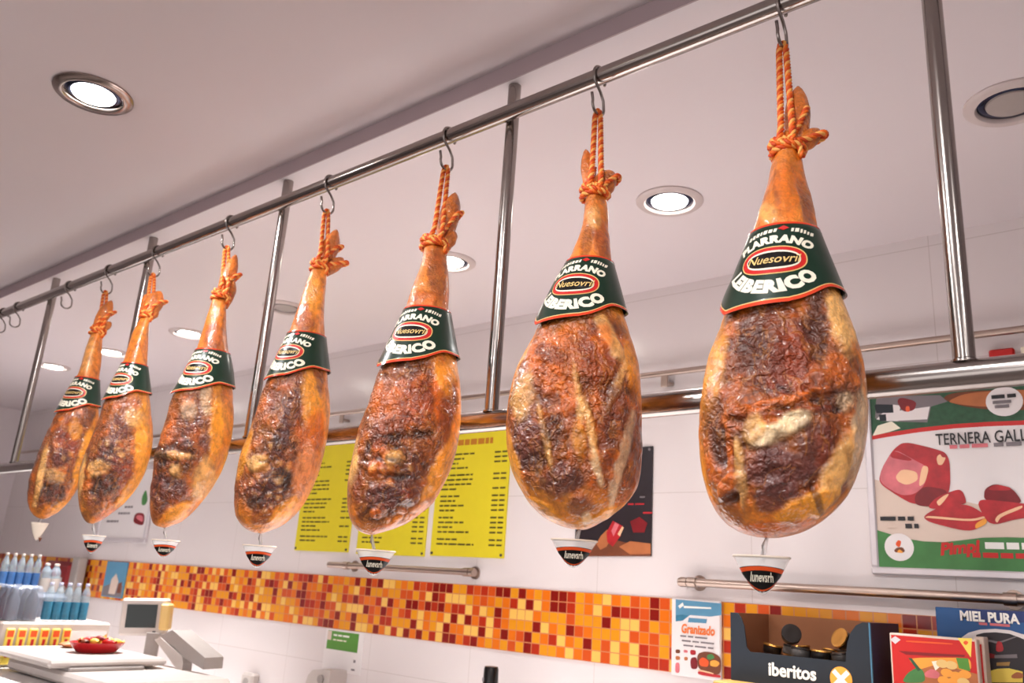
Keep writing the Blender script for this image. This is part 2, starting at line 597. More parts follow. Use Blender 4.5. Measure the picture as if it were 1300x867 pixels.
# --------------------------------------------------------------- downlights
def downlight(x, y, zc, on, label, nickel, group):
    t = thing('downlight', label, 'ceiling light', (x, y, zc), group)
    R = .101
    MB().lathe((x, y, zc), [(R, 0), (R, -.004), (R - .006, -.009), (R - .024, -.010), (R - .028, -.006), (R - .029, 0)], 'ring' if nickel else 'ring_white', 40).build('trim_ring', t, True)
    MB().lathe((x, y, zc), [(R - .029, -.0005), (R - .034, -.003), (.056, -.0035), (.053, -.001)], 'reflector', 40).build('reflector', t, True)
    MB().lathe((x, y, zc), [(.055, -.001), (.053, -.006), (.045, -.0085), (.028, -.0105), (0, -.0115)], 'lamp_on' if on else 'lamp_off', 32).build('bulb', t, True)
    if on:
        l = bpy.data.lights.new('downlight_lamp', 'SPOT')
        l.energy = LAMP * (.42 if nickel else 2.9); l.spot_size = math.radians(166 if nickel else 84); l.spot_blend = .25 if nickel else .8; l.shadow_soft_size = .05
        l.color = (1, .985, .975)
        lo = bpy.data.objects.new('downlight_lamp', l); COL.objects.link(lo)
        lo.parent = t; lo.location = (0, 0, -.03)
        if not nickel:
            lo.rotation_euler = (math.radians(-13), 0, 0)      # tipped towards the counter
    return t


LAMP = 80
yr = 2.05
for px, py, on, lab in ((1284, 130, False, 'unlit round downlight in pale ceiling, beyond the rack post with the empty span'),
                        (850, 255, True, 'lit downlight between the veal-poster ham and its neighbour with pale branching fat'),
                        (570, 332, True, 'lit downlight half hidden by the shank of the dark wrinkled ham'),
                        (362, 390, False, 'unlit downlight showing between a rack post and a golden ham shank'),
                        (240, 423, True, 'lit downlight showing beside the shank of third ham from the far end'),
                        (141, 447, True, 'lit downlight between the two hams farthest along the rail'),
                        (68, 465, True, 'farthest lit downlight, beyond the last ham on the rail')):
    p = at_z(px, py, ZC)
    downlight(p[0], p[1] if abs(p[1] - yr) < .12 else yr, ZC, on, lab, False, 'downlights over the serving side')
p = at_z(119, 119, ZCF)
downlight(p[0], p[1], ZCF, True, 'large lit downlight in nickel ring on the darker front ceiling', True, 'downlights over the customer side')
for k, x in enumerate((-1.35, -.45, 1.1)):  # unseen fixtures added to light the hams from in front
    downlight(x, .2, ZCF, True, 'added nickel downlight over the customer side, unseen, to light the hams', True, 'downlights over the customer side')
for k, x in enumerate((-2.2, -.3, 1.6)):  # second added row, further back, for frontal light on the hams
    downlight(x, -1.3, ZCF, True, 'added nickel downlight behind the viewer, unseen, to light the hams', True, 'downlights over the customer side')

# ------------------------------------------------------------ hanging rack
YR, ZR, RR = 1.28, CZ + 1.062, .0185
YP, ZL, RL = 1.3165, CZ + .338, .0225
rack = thing('hanging_rack', 'stainless steel tube rack with two long rails and upright posts fixed to the ceiling', 'rack', (-1.17, YP, ZL))
MB().tube([(-5.6, YR, ZR), (2.2, YR, ZR)], RR, 'steel', 28).build('upper_rail', rack, True)
MB().tube([(-5.6, YP, ZL), (2.2, YP, ZL)], RL, 'steel', 28).build('lower_rail', rack, True)
RP = .0155
for x in (-3.77, -2.925, -2.09, -1.18, -.262, .66, 1.58):
    b = MB()
    b.tube([(x, YP, ZL + RL - .004), (x, YP, ZC)], RP, 'steel', 24)
    b.build('post', rack, True)
    MB().lathe((x, YP, ZL + RL - .0045), [(RP, 0), (RP + .003, .001), (RP + .003, .004), (RP, .006)], 'steel', 24).build('post_collar', rack, True)
    MB().tube([(x, YR + RR * .7, ZR), (x, YP, ZR)], .009, 'steel', 14).build('rail_stud', rack, True)


# ------------------------------------------------------------------- hooks
def hook_path(x, x2=None):
    r = RR + .0035
    pts = []
    for a in np.linspace(-35, 180, 14):                    # from far side over the top to the near side
        pts.append((x, YR + r * math.cos(math.radians(a)), ZR + r * math.sin(math.radians(a))))
    pts += [(x, YR - r + .004, ZR - .018), (x, YR + .004, ZR - .036), (x, YR + .016, ZR - .052)]
    for a in np.linspace(15, -195, 14):
        pts.append((x, YR - .002 + .021 * math.cos(math.radians(a)), ZR - .073 + .021 * math.sin(math.radians(a))))
    pts += [(x, YR - .027, ZR - .052)]
    return pts


HOOKS = [(-.503, 'bent steel S-hook on the upper rail carrying the ham before the veal poster'),
         (-.905, 'bent steel S-hook carrying the ham with pale branching fat'),
         (-1.352, 'bent steel S-hook carrying the dark wrinkled ham before the yellow menus'),
         (-1.816, 'bent steel S-hook carrying the golden ham with a dark lumpy streak'),
         (-2.318, 'bent steel S-hook carrying the third ham from the far end'),
         (-2.789, 'bent steel S-hook carrying the second ham from the far end'),
         (-3.150, 'bent steel S-hook carrying the last ham on the rail'),
         (-3.50, 'empty steel S-hook next to the last ham on the rail'),
         (-4.03, 'empty steel S-hook just past the farthest visible rack post'),
         (-4.20, 'empty steel S-hook at the farthest visible end of the upper rail')]
for x, lab in HOOKS:
    o = MB().tube(hook_path(x), .0032, 'hook', 8).build('s_hook', None, 'all', loc=(x, YR, ZR))
    tag(o, lab, 'hook', 'S-hooks on the upper rail')


# -------------------------------------------------------------------- rope
def rope(mb, path, r, pitch=.026, seg=None, n=6):
    """three twisted strands following a path"""
    P = np.array(path, float)
    d = np.r_[0, np.cumsum(np.linalg.norm(np.diff(P, axis=0), axis=1))]
    k = seg or max(8, int(d[-1] / (pitch / 9)))
    s = np.linspace(0, d[-1], k)
    Q = np.array([np.interp(s, d, P[:, i]) for i in range(3)]).T
    for _ in range(3):
        Q[1:-1] = (Q[:-2] + 2 * Q[1:-1] + Q[2:]) / 4
    T = np.gradient(Q, axis=0); T /= np.linalg.norm(T, axis=1)[:, None]
    u = np.cross(T[0], [0.3, .5, .8]); u /= np.linalg.norm(u)
    U = []
    for i in range(k):
        u = u - T[i] * (u @ T[i]); u /= np.linalg.norm(u); U.append(u)
    U = np.array(U); W = np.cross(T, U)
    for a, mm in ((0, 'rope'), (2.094, 'rope_lt'), (4.189, 'rope_dk')):
        ph = 2 * PI * s / pitch + a
        S = Q + .52 * r * (np.cos(ph)[:, None] * U + np.sin(ph)[:, None] * W)
        mb.tube(S, .56 * r, mm, n)


# -------------------------------------------------------------------- hams
HAMS = []


def H(**k):
    HAMS.append(k)


C = {k: np.array(lin(v)) for k, v in dict(
    skin=(224, 130, 32), gold=(240, 156, 40), amber=(210, 102, 15), tan=(242, 184, 108), cream=(244, 216, 172), pale=(226, 194, 156),
    brown=(112, 46, 16), dark=(66, 27, 13), vdark=(38, 18, 12), purple=(100, 49, 41), red=(142, 52, 18), pink=(232, 146, 90), shank=(206, 112, 34)).items()}

H(n=7, lumps=[(1000, 505, 80, 26, .8), (925, 590, 26, 60, .5), (1060, 500, 26, 40, .6)], hook=-.503, rows=[(195, 983, 1016), (210, 978, 1018), (230, 974, 1023), (250, 967, 1029), (270, 962, 1033), (290, 957, 1037), (320, 948, 1046),
  (345, 939, 1056), (378, 925, 1068), (400, 920, 1077), (430, 911, 1088), (460, 900, 1096), (490, 894, 1100), (520, 889, 1102), (550, 887, 1101),
  (580, 889, 1096), (610, 894, 1086), (630, 900, 1076), (650, 909, 1058), (665, 922, 1038), (675, 938, 1020), (681, 958, 998)], bot=(976, 683),
  face=-6, sl=[(957, 300), (1038, 298), (924, 380), (1070, 378)], lab=-9, k=.72,
  toes=[((1011, 192), (1013, 110), 26, 0), ((1012, 190), (1040, 164), 20, 0)], rope=(994, 64), wrap=(996, 190, 17, 26), side=1,
  label='large cured ham with a cream fat patch mid-face, hanging before the framed veal poster',
  patches=[(990, 440, 62, 58, 0, 'brown', .75, 0), (1003, 455, 30, 52, 12, 'red', .6, 2), (955, 425, 20, 40, 8, 'dark', .55, 0), (1035, 420, 18, 44, -8, 'dark', .7, -3),
    (1068, 405, 15, 52, -14, 'tan', .95, 2), (1091, 560, 13, 80, 6, 'pale', .8, 0), (905, 470, 14, 72, 9, 'gold', .85, 2), (935, 505, 22, 22, 0, 'amber', .7, 3),
    (1038, 484, 17, 15, 0, 'amber', .85, 9), (1037, 490, 24, 22, 0, 'brown', .5, 0), (1062, 470, 18, 24, 0, 'amber', .7, 3), (1075, 510, 12, 14, 0, 'cream', .5, 0), (1064, 520, 7, 6, 0, 'vdark', .9, -5),
    (985, 512, 75, 7, -14, 'amber', .8, 5), (1000, 523, 70, 5, -6, 'red', .7, 3),
    (1005, 538, 28, 15, -24, 'cream', 1, 5), (972, 553, 26, 15, -32, 'cream', .95, 4), (958, 545, 16, 22, 30, 'tan', .8, 2), 
    (985, 598, 46, 36, 8, 'purple', .95, 4), (1035, 565, 28, 38, 10, 'purple', .8, 3), (990, 630, 40, 22, 0, 'purple', .9, 2), (1050, 560, 16, 34, 8, 'red', .6, 0),
    (940, 600, 7, 54, -6, 'tan', .8, 4), (912, 560, 14, 42, -4, 'dark', .75, -3), (924, 560, 5, 60, -4, 'amber', .7, 3), (902, 520, 8, 30, 4, 'brown', .6, 0),
    (924, 618, 12, 20, 20, 'amber', .8, 6), (930, 632, 10, 8, 0, 'vdark', .8, -5), (1060, 600, 16, 60, 24, 'tan', .9, 4), (1020, 645, 46, 16, -28, 'gold', .9, 3), (1035, 632, 4, 26, -14, 'dark', .7, -3),
    (985, 672, 70, 12, -4, 'amber', .9, 0), (925, 652, 24, 18, 40, 'brown', .6, 0), (1000, 245, 20, 40, 0, 'amber', .6, 0), (1025, 265, 8, 40, -10, 'brown', .7, -2), (975, 270, 14, 14, 0, 'tan', .5, 1)])
H(n=6, lumps=[(700, 470, 44, 50, .45), (720, 580, 60, 70, .45), (775, 520, 24, 60, .4)], hook=-.905, rows=[(252, 742, 768), (270, 740, 771), (290, 738, 771), (310, 731, 773), (330, 723, 776), (360, 706, 782), (400, 688, 791), (420, 682, 798),
  (440, 671, 804), (460, 660, 810), (480, 652, 812), (510, 645, 814), (540, 642, 815), (570, 643, 816), (600, 650, 813), (620, 660, 809), (640, 674, 795),
  (655, 690, 775), (665, 706, 760), (670, 720, 750)], bot=(738, 672.5), face=2, sl=[(716, 337), (775, 334), (683, 413), (793, 401)], lab=-16, k=.74,
  toes=[((752, 250), (744, 186), 16, -.012), ((758, 250), (777, 217), 23, 0)], rope=(763, 134), wrap=(757, 246, 18, 20), side=1,
  label='cured ham with pale branching fat lines, hanging before the dark meat poster',
  patches=[(705, 455, 40, 40, 0, 'amber', .7, 0), (700, 450, 22, 14, 20, 'purple', .6, 3), (760, 450, 34, 40, 0, 'red', .55, 2), (775, 430, 10, 46, -28, 'tan', .75, 2), (765, 430, 14, 20, 0, 'amber', .7, 0),
    (734, 500, 5, 44, -8, 'tan', .85, 3), (750, 545, 6, 44, -10, 'tan', .8, 3), (785, 485, 6, 50, 22, 'tan', .65, 2), (693, 560, 5, 50, -12, 'tan', .7, 2), (757, 590, 6, 30, -14, 'cream', .6, 2), (790, 580, 8, 70, 14, 'pale', .65, 2), (776, 640, 4, 34, 14, 'pale', .65, 2),
    (670, 565, 22, 40, 0, 'purple', .8, 2), (678, 590, 18, 16, 0, 'vdark', .55, -2), (712, 610, 30, 26, 0, 'purple', .8, 2), (738, 640, 20, 16, 0, 'purple', .75, 2), (700, 540, 18, 20, 0, 'dark', .65, -2),
    (780, 520, 20, 34, 0, 'brown', .75, 3), (770, 570, 12, 40, 0, 'brown', .7, 0), (722, 500, 12, 30, 0, 'amber', .6, 2), (735, 560, 10, 30, 0, 'gold', .6, 2), (663, 500, 14, 34, 12, 'tan', .6, 1), (800, 460, 8, 34, -8, 'gold', .8, 0),
    (652, 590, 8, 50, -14, 'gold', .9, 0), (690, 648, 40, 10, 30, 'gold', .9, 2), (755, 658, 40, 8, -24, 'gold', .85, 2), (745, 655, 8, 10, 0, 'cream', .6, 2), (762, 300, 10, 36, -6, 'red', .6, 2), (745, 310, 8, 30, 12, 'dark', .5, -3), (755, 275, 10, 16, 0, 'tan', .5, 0)])
H(n=5, lumps=[(500, 585, 44, 46, 1), (495, 640, 42, 30, .8), (530, 540, 40, 30, .6), (520, 490, 34, 40, .4)], hook=-1.352, rows=[(318, 537, 566), (340, 534, 568), (360, 526, 569), (380, 519, 570), (395, 514, 570), (430, 499, 574), (460, 486, 580), (480, 477, 583),
  (500, 471, 585), (520, 464, 585), (540, 457, 584), (560, 451, 581), (580, 447, 577), (600, 443, 571), (620, 441, 561), (640, 441, 547), (655, 443, 529),
  (665, 447, 513), (673, 454, 493), (677, 462, 480)], bot=(470, 679), face=-20, sl=[(513, 395), (569, 398), (481, 478), (583, 459)], lab=-24, k=.82,
  toes=[((561, 312), (578, 245), 22, 0), ((566, 316), (577, 296), 13, .01)], rope=(570, 202), wrap=(551, 310, 16, 17), side=1,
  label='cured ham with dark wrinkled face, hanging before the two nearer yellow menus',
  patches=[(500, 520, 30, 40, 10, 'amber', .7, 0), (530, 510, 24, 34, 10, 'red', .6, 3), (560, 500, 12, 60, -4, 'amber', .85, 1), (573, 470, 10, 18, 0, 'gold', .7, 0), (562, 480, 10, 30, -20, 'gold', .7, 3), (565, 540, 10, 44, 4, 'brown', .8, 0),
    (490, 545, 26, 20, 0, 'purple', .6, 2), (520, 552, 34, 7, -6, 'vdark', .75, -5), (500, 583, 15, 11, -20, 'tan', .85, 6), (478, 595, 14, 8, -30, 'amber', .7, 5), (505, 605, 20, 8, 0, 'vdark', .6, -3),
    (525, 590, 14, 24, 20, 'brown', .7, 4), (490, 632, 34, 22, 0, 'purple', .9, 4), (515, 622, 20, 26, 30, 'purple', .7, 3), (475, 655, 26, 14, 10, 'dark', .7, 0), (478, 652, 8, 8, 0, 'amber', .8, 5), (516, 628, 8, 8, 0, 'red', .8, 5),
    (558, 600, 12, 60, 24, 'gold', .95, 2), (535, 648, 34, 10, -38, 'pink', .95, 2), (500, 669, 30, 9, -14, 'amber', .9, 1), (448, 590, 6, 40, 6, 'tan', .8, 2), (455, 625, 8, 30, -4, 'brown', .7, 0),
    (555, 350, 14, 44, 0, 'brown', .7, 0), (540, 380, 18, 12, 0, 'amber', .8, 2)])
H(n=4, lumps=[(352, 575, 28, 50, .9), (338, 625, 34, 34, 1), (372, 520, 16, 40, .6)], hook=-1.816, rows=[(342, 397, 415), (360, 389, 414), (380, 383, 413), (400, 376, 412.5), (420, 368, 412), (450, 355, 414), (480, 341, 416), (500, 332, 418), (520, 326, 418.5),
  (540, 319, 417.5), (560, 312, 415), (580, 304, 410.5), (600, 300, 405), (620, 297, 396.5), (640, 296, 385.6), (655, 298.6, 373), (665, 305, 361), (672, 313, 347), (675.5, 321, 338)],
  bot=(330, 677), face=-24, sl=[(366, 421), (412, 432), (330, 497), (416, 476)], lab=-36, k=.86,
  toes=[((407, 346), (428, 290), 19, -.01), ((410, 348), (436, 328), 15, 0)], rope=(421, 257), wrap=(404, 338, 13, 16), side=1,
  label='golden cured ham with a dark lumpy streak, hanging before the far yellow menu',
  patches=[(372, 520, 14, 34, 8, 'purple', .75, 3), (358, 550, 12, 26, 10, 'purple', .8, 4), (352, 565, 12, 14, 0, 'dark', .75, 3), (352, 585, 10, 16, 0, 'purple', .8, 4), (352, 612, 26, 20, -24, 'dark', .9, 5), (335, 625, 26, 22, -14, 'purple', .75, 4),
    (362, 605, 16, 14, 0, 'vdark', .7, -3), (327, 588, 16, 11, -34, 'tan', .85, 5), (325, 640, 14, 12, 0, 'vdark', .7, 0), (346, 635, 20, 10, -24, 'brown', .8, 3), (333, 655, 20, 12, 0, 'brown', .75, 2),
    (395, 510, 14, 40, -2, 'gold', .9, 2), (400, 545, 14, 30, 4, 'amber', .8, 0), (385, 600, 14, 40, 14, 'pink', .8, 1), (360, 648, 26, 10, -44, 'gold', .9, 1), (310, 570, 8, 40, 14, 'gold', .8, 2), (345, 505, 10, 18, 10, 'brown', .6, 0), (388, 405, 14, 20, 10, 'red', .6, 2), (400, 375, 10, 30, 0, 'gold', .6, 0)])
H(n=3, lumps=[(222, 580, 28, 40, 1), (212, 620, 20, 34, .7), (246, 545, 24, 30, .4)], hook=-2.318, rows=[(390, 268, 287), (400, 264, 288), (420, 258, 288), (440, 251, 290), (470, 240, 294), (490, 227, 295), (505, 218, 296), (520, 213, 297), (540, 208, 296), (560, 202, 293.5),
  (580, 196, 288.4), (600, 193.5, 281), (620, 191, 269), (640, 190, 254), (655, 191, 240), (664, 194, 227), (668, 199, 216)], bot=(207, 670), face=-26,
  sl=[(250, 443), (291, 452), (218, 507), (295, 495)], lab=-33, k=.88,
  toes=[((278, 388), (300, 322), 17, -.012), ((284, 390), (297, 356), 13, 0)], rope=(294, 303), wrap=(277, 375, 10.5, 11), side=1,
  label='cured ham with a shiny brown knob, third from the far end of the rail',
  patches=[(246, 530, 20, 22, 0, 'purple', .75, 0), (240, 520, 12, 14, 0, 'pale', .5, 2), (236, 564, 10, 8, 0, 'brown', .9, 8), (265, 560, 14, 14, 0, 'purple', .7, 2), (225, 578, 26, 6, 4, 'tan', .7, 4), (222, 597, 8, 10, 0, 'tan', .8, 4), (205, 580, 10, 20, 10, 'dark', .8, 3),
    (222, 612, 16, 10, 0, 'dark', .8, -2), (205, 625, 14, 26, 0, 'purple', .85, 2), (228, 622, 14, 18, 0, 'purple', .7, 2), (199, 650, 8, 14, 0, 'brown', .8, 0), (262, 505, 8, 30, 0, 'cream', .5, 0), (275, 540, 10, 60, 4, 'gold', .9, 1), (258, 610, 16, 30, 16, 'tan', .75, 2), (225, 650, 20, 10, -34, 'gold', .9, 2), (213, 550, 8, 20, 20, 'amber', .8, 3), (270, 430, 12, 24, 0, 'red', .6, 2)])
H(n=2, lumps=[(142, 580, 30, 34, 1), (128, 620, 26, 34, .9)], hook=-2.789, rows=[(406, 178, 191), (420, 170, 189), (440, 163, 188), (460, 156, 186.5), (490, 142, 188.5), (510, 132, 190.5), (525, 127, 192), (540, 122, 194.5), (560, 114, 194), (580, 106, 191),
  (600, 100.4, 184.6), (620, 99, 173), (640, 100.4, 157), (653, 103.5, 140), (660, 107, 129), (663.5, 111, 122)], bot=(116, 665), face=-26,
  sl=[(155, 459), (187, 468), (130, 519), (190, 503)], lab=-40, k=.9,
  toes=[((184, 402), (204, 370), 21, 0), ((186, 404), (201, 394), 12, 0), ((182, 402), (186, 372), 10, -.015)], rope=(203, 339), wrap=(184, 399, 10, 10), side=1,
  label='cured ham with dark purple lumpy face, second from the far end of the rail',
  patches=[(150, 545, 16, 22, 0, 'purple', .8, 2), (140, 575, 20, 22, 0, 'purple', .85, 4), (125, 595, 18, 12, -24, 'tan', .7, 4), (150, 590, 10, 12, 0, 'red', .8, 5), (135, 615, 22, 16, 0, 'dark', .85, 3), (120, 640, 14, 16, 0, 'purple', .7, 3), (160, 600, 10, 26, 10, 'red', .7, 0), (110, 655, 8, 10, 0, 'vdark', .6, 0),
    (180, 550, 10, 50, 4, 'gold', .85, 1), (165, 625, 10, 40, 30, 'gold', .9, 1), (135, 655, 20, 8, -24, 'amber', .9, 0), (170, 530, 12, 14, 0, 'tan', .6, 1), (103, 600, 5, 36, 4, 'tan', .8, 1)])
H(n=1, lumps=[(78, 585, 24, 40, .6), (64, 625, 22, 24, .7)], hook=-3.150, rows=[(424, 116, 131), (440, 109, 129.6), (460, 103, 128), (475, 98.5, 126), (500, 86, 125), (520, 74, 125.5), (535, 66, 126), (550, 59, 126), (570, 50, 122), (590, 42.5, 114), (610, 36, 104),
  (625, 34.5, 96), (636, 34.3, 88), (648, 38, 76), (654, 42.5, 67), (657, 47, 62)], bot=(54, 659), face=-24, sl=[(98, 476), (127, 486), (67, 531), (125, 519)], lab=-38, k=.9,
  toes=[((122, 418), (142, 381), 15, -.008), ((128, 420), (141, 409), 10, 0)], rope=(141, 361), wrap=(123, 420, 10, 9), side=1,
  label='cured ham at the far end of the row, hanging last before the empty hooks',
  patches=[(85, 565, 16, 40, 10, 'red', .75, 0), (78, 580, 14, 14, 0, 'purple', .8, 3), (70, 605, 14, 12, -20, 'tan', .6, 3), (65, 625, 20, 18, -10, 'dark', .85, 2), (48, 640, 8, 14, 0, 'dark', .7, 0), (52, 600, 5, 44, 12, 'tan', .8, 2), (105, 580, 6, 50, 18, 'gold', .85, 1), (80, 645, 20, 8, -28, 'gold', .95, 1), (95, 545, 10, 14, 0, 'gold', .6, 1), (112, 450, 8, 30, 10, 'tan', .5, 1)])


def build_ham(hd):
    n = hd['n']
    near = n >= 6
    NZ, NP = (260, 176) if near else ((210, 140) if n >= 4 else (150, 104))
    rows = hd['rows']
    ytop = rows[0][0]
    mid = at_y(sum(hd['rows'][len(rows) * 2 // 3][1:]) / 2, rows[len(rows) * 2 // 3][0], 1.2)
    xa = mid[0]
    ycen = hd.get('ycen', 1.19)

    def yc(z):
        return ycen + (YR - ycen) * np.clip((z - (CZ + .45)) / .55, 0, 1.0)
    h = np.array([xa, ycen, 0.0]); h /= np.linalg.norm(h)
    u = np.array([h[1], -h[0], 0.0]); v = -h
    up = np.array([0, 0, 1.0])

    def loc(px, py):
        """point on the ham's own upright mid-surface -> (lateral, z)"""
        r = ray(px, py); z = CZ + .5
        for _ in range(8):
            c = np.array([xa, yc(z), CZ])
            t_ = ((c - EYE) @ h) / (r @ h)
            z = (EYE + r * t_)[2]
        return ((EYE + r * t_) - c) @ u, z
    dy = hd['wrap'][3] * .9
    sl_ = ((rows[2][1] + rows[2][2]) - (rows[0][1] + rows[0][2])) / 2 / (rows[2][0] - rows[0][0])
    sw_ = ((rows[2][2] - rows[2][1]) - (rows[0][2] - rows[0][1])) / 2 / (rows[2][0] - rows[0][0])
    y_, a_, b_ = rows[0]
    rows = [(y_ - dy, a_ - dy * sl_ + dy * sw_ * .4, b_ - dy * sl_ - dy * sw_ * .4)] + rows
    L = np.array([loc(a, y) for y, a, b in rows] + [loc(*hd['bot'])])
    Rr = np.array([loc(b, y) for y, a, b in rows] + [loc(*hd['bot'])])
    zt = min(L[0, 1], Rr[0, 1]); zb = L[-1, 1]
    zb = min(L[:, 1].min(), Rr[:, 1].min())
    L[-1, 1] = Rr[-1, 1] = zb
    s = np.linspace(0, 1, NZ)
    zz = zb + (zt - zb) * (1 - np.cos(np.clip(s * 1.15, 0, 1.15) * PI / 2 / 1.15 * 1.0)) ** .98
    zz = zb + (zt - zb) * (.35 * (1 - np.cos(s * PI / 2)) + .65 * s ** 1.35)
    zz[-1] = zt

    def curve(A):
        A = A[np.argsort(A[:, 1])]
        g = np.linspace(0, 1, 400) ** 2
        zg = zb + (zt - zb) * g
        # interpolate in sqrt space so that the rounded end stays round
        x = np.interp(np.sqrt(zg - zb), np.sqrt(A[:, 1] - zb), A[:, 0])
        for _ in range(30):
            x[1:-1] = (x[:-2] + 2 * x[1:-1] + x[2:]) / 4
        return lambda q: np.interp(np.sqrt(np.clip(np.asarray(q) - zb, 0, None)), np.sqrt(zg - zb), x)
    fl, fr = curve(L), curve(Rr)

    def base(z, phi, off=0.0):
        z = np.asarray(z, float); phi = np.asarray(phi, float)
        a, b = fl(z), fr(z)
        w = np.maximum((b - a) / 2, 1e-4); c = (a + b) / 2
        q = (z - zb) / (zt - zb)
        kk = hd['k'] + (1.0 - hd['k']) * smooth01(.45, .8, q)
        # the heavy end is a little fuller towards the buttock
        tt = w * kk
        cx, sy = np.cos(phi), np.sin(phi)
        e = 1 - .12 * (1 - smooth01(.45, .75, q))
        lat = c + (w + off) * np.sign(cx) * np.abs(cx) ** e
        dep = (tt + off) * np.sign(sy) * np.abs(sy) ** e
        P = np.stack([xa + 0 * z, yc(z), z], -1) + lat[..., None] * u + dep[..., None] * v
        return P, w, tt
    hd.update(u=u, v=v, loc=loc, base=base, zb=zb, zt=zt, fl=fl, fr=fr, xa=xa, yc=yc)

    # sleeve heights
    q = hd['sl']
    z_t = (loc(*q[0])[1] + loc(*q[1])[1]) / 2
    z_p = loc(*q[3])[1]
    hd['z_t'], hd['z_p'] = z_t, z_p
    phis = np.linspace(0, 2 * PI, NP, endpoint=False)
    Z, PH = np.meshgrid(zz, phis, indexing='ij')
    P, w, tt = base(Z, PH)
    nrm = np.cos(PH)[..., None] / w[..., None] * u + np.sin(PH)[..., None] / tt[..., None] * v
    nrm /= np.linalg.norm(nrm, axis=-1)[..., None]
    lowz = 1 - smooth01(0, .10, (Z - zb) / (zt - zb))
    nrm = nrm * (1 - .7 * lowz)[..., None] - up * (.7 * lowz)[..., None]
    nrm /= np.linalg.norm(nrm, axis=-1)[..., None]
    psi = np.degrees(PI / 2 - PH); psi = (psi + 180) % 360 - 180
    Pf = P.reshape(-1, 3)
    seed = Vector((n * 7.3, n * 3.1, 0))
    nl = np.empty(len(Pf)); nm = np.empty(len(Pf)); nr = np.empty(len(Pf)); nw = np.empty(len(Pf))
    for i, p in enumerate(Pf):
        vv = Vector(p) + seed
        nl[i] = mn.noise(vv * 11)
        nm[i] = mn.noise(vv * 34) + .5 * mn.noise(vv * 71)
        nr[i] = mn.ridged_multi_fractal(Vector((vv.x, vv.y, vv.z * .6)) * 22, 1.0, 2.1, 3, .9, 2.0)
        nw[i] = mn.noise(vv * 60 + Vector((0, 0, 9)))
    nv = np.zeros(len(Pf))
    pxa, pya = project(Pf)
    LW = np.zeros(len(Pf))
    for (cx, cy, rx, ry, st) in hd['lumps']:
        e_ = np.sqrt(((pxa - cx) / rx) ** 2 + ((pya - cy) / ry) ** 2) + .35 * nl + .2 * nm
        LW = np.maximum(LW, st * (1 - smooth01(.6, 1.1, e_)))
    for i in np.nonzero(LW > .01)[0]:
        p = Pf[i]
        w3 = Vector((p[0] + .007 * nm[i], p[1] + .004 * nw[i], p[2] * .9 + .007 * nl[i])) * 44
        dd = mn.voronoi(w3 + seed)[0]
        nv[i] = min(1.0, (dd[1] - dd[0]) * 1.7)
    sh = Z.shape
    nv, LW = nv.reshape(sh), LW.reshape(sh)
    nl, nm, nr, nw = (a.reshape(sh) for a in (nl, nm, nr, nw))
    zq = (Z - zb) / (zt - zb)
    d = np.abs((psi - hd['face'] + 180) % 360 - 180)
    lean = (1 - smooth01(62, 80, d + nl * 26 + nm * 7)) * (1 - smooth01(.50, .66, zq + nl * .08)) * smooth01(.03, .12, zq + nm * .02)
    # colours
    col = np.broadcast_to(C['skin'], sh + (3,)).copy()

    def put(wt, c):
        col[:] = col * (1 - wt[..., None]) + c * wt[..., None]
    put(smooth01(.0, .7, nl) * .6, C['gold']); put(smooth01(.1, .7, -nl) * .55, C['amber'])
    put(smooth01(.6, .72, zq) * .65, C['shank'])
    put(lean * .8, C['brown'])
    put(lean * smooth01(.05, .6, nm) * .7, C['amber']); put(lean * smooth01(.1, .7, -nm) * .65, C['dark'])
    px, py = project(Pf); px, py = px.reshape(sh), py.reshape(sh)
    facing = smooth01(-.1, .3, np.sin(PH))
    bump = np.zeros(sh); smo = np.zeros(sh)
    for (cx, cy, rx, ry, rot, ck, st, bm) in hd['patches']:
        a = math.radians(rot); c_, s_ = math.cos(a), math.sin(a)
        dx, dy = px - cx, py - cy
        ex, ey = (dx * c_ + dy * s_) / rx, (-dx * s_ + dy * c_) / ry
        r_ = np.sqrt(ex * ex + ey * ey) + nm * .16 + nw * .22 + nl * .12
        wt = (1 - smooth01(.62, 1.12, r_)) * facing
        put(wt * st, C[ck])
        if ck in ('tan', 'cream', 'gold', 'pale', 'pink'):
            smo = np.maximum(smo, wt * st)
        bump += wt * bm * .0014 * min(1, rx / 12)
    LW = LW * facing
    put(LW * (1 - smooth01(.0, .28, nv)) * .75, C['vdark'])
    put(LW * smooth01(.35, .9, nv) * smooth01(.0, .5, nl + nm * .5) * .6, C['tan'])
    put(LW * smooth01(.35, .9, nv) * smooth01(.0, .5, -nl + nm * .4) * .5, C['red'])
    bump += LW * (smooth01(0, .6, nv) - .4) * .0050
    outsl = 1 - (1 - smooth01(.0, .012, Z - z_t)) * smooth01(-.065, -.045, Z - z_p)
    amp = .0036 * nl + lean * (1 - .6 * smo) * (.0038 * nm + .0050 * (nr - 1.0) + .0022 * nw) + (1 - lean) * (.0008 * nm + .0006 * nw)
    end = smooth01(0, .03, zq)
    side = .35 + .65 * np.abs(np.sin(PH))
    disp = (amp * side + bump) * end * np.clip(outsl, .12, 1)
    # knuckle and tendons on the shank
    disp += smooth01(.66, .8, zq) * .0022 * np.sin(PH * 3 + n + zq * 9) * np.clip(outsl, 0, 1)
    P = P + nrm * disp[..., None]
    lean = lean * (1 - .8 * smo)
    V = P.reshape(-1, 3)
    F = [(i * NP + j, i * NP + (j + 1) % NP, (i + 1) * NP + (j + 1) % NP, (i + 1) * NP + j) for i in range(NZ - 1) for j in range(NP)]
    V = np.vstack([V, P[0].mean(0) - up * .0006, P[-1].mean(0) + up * .004])
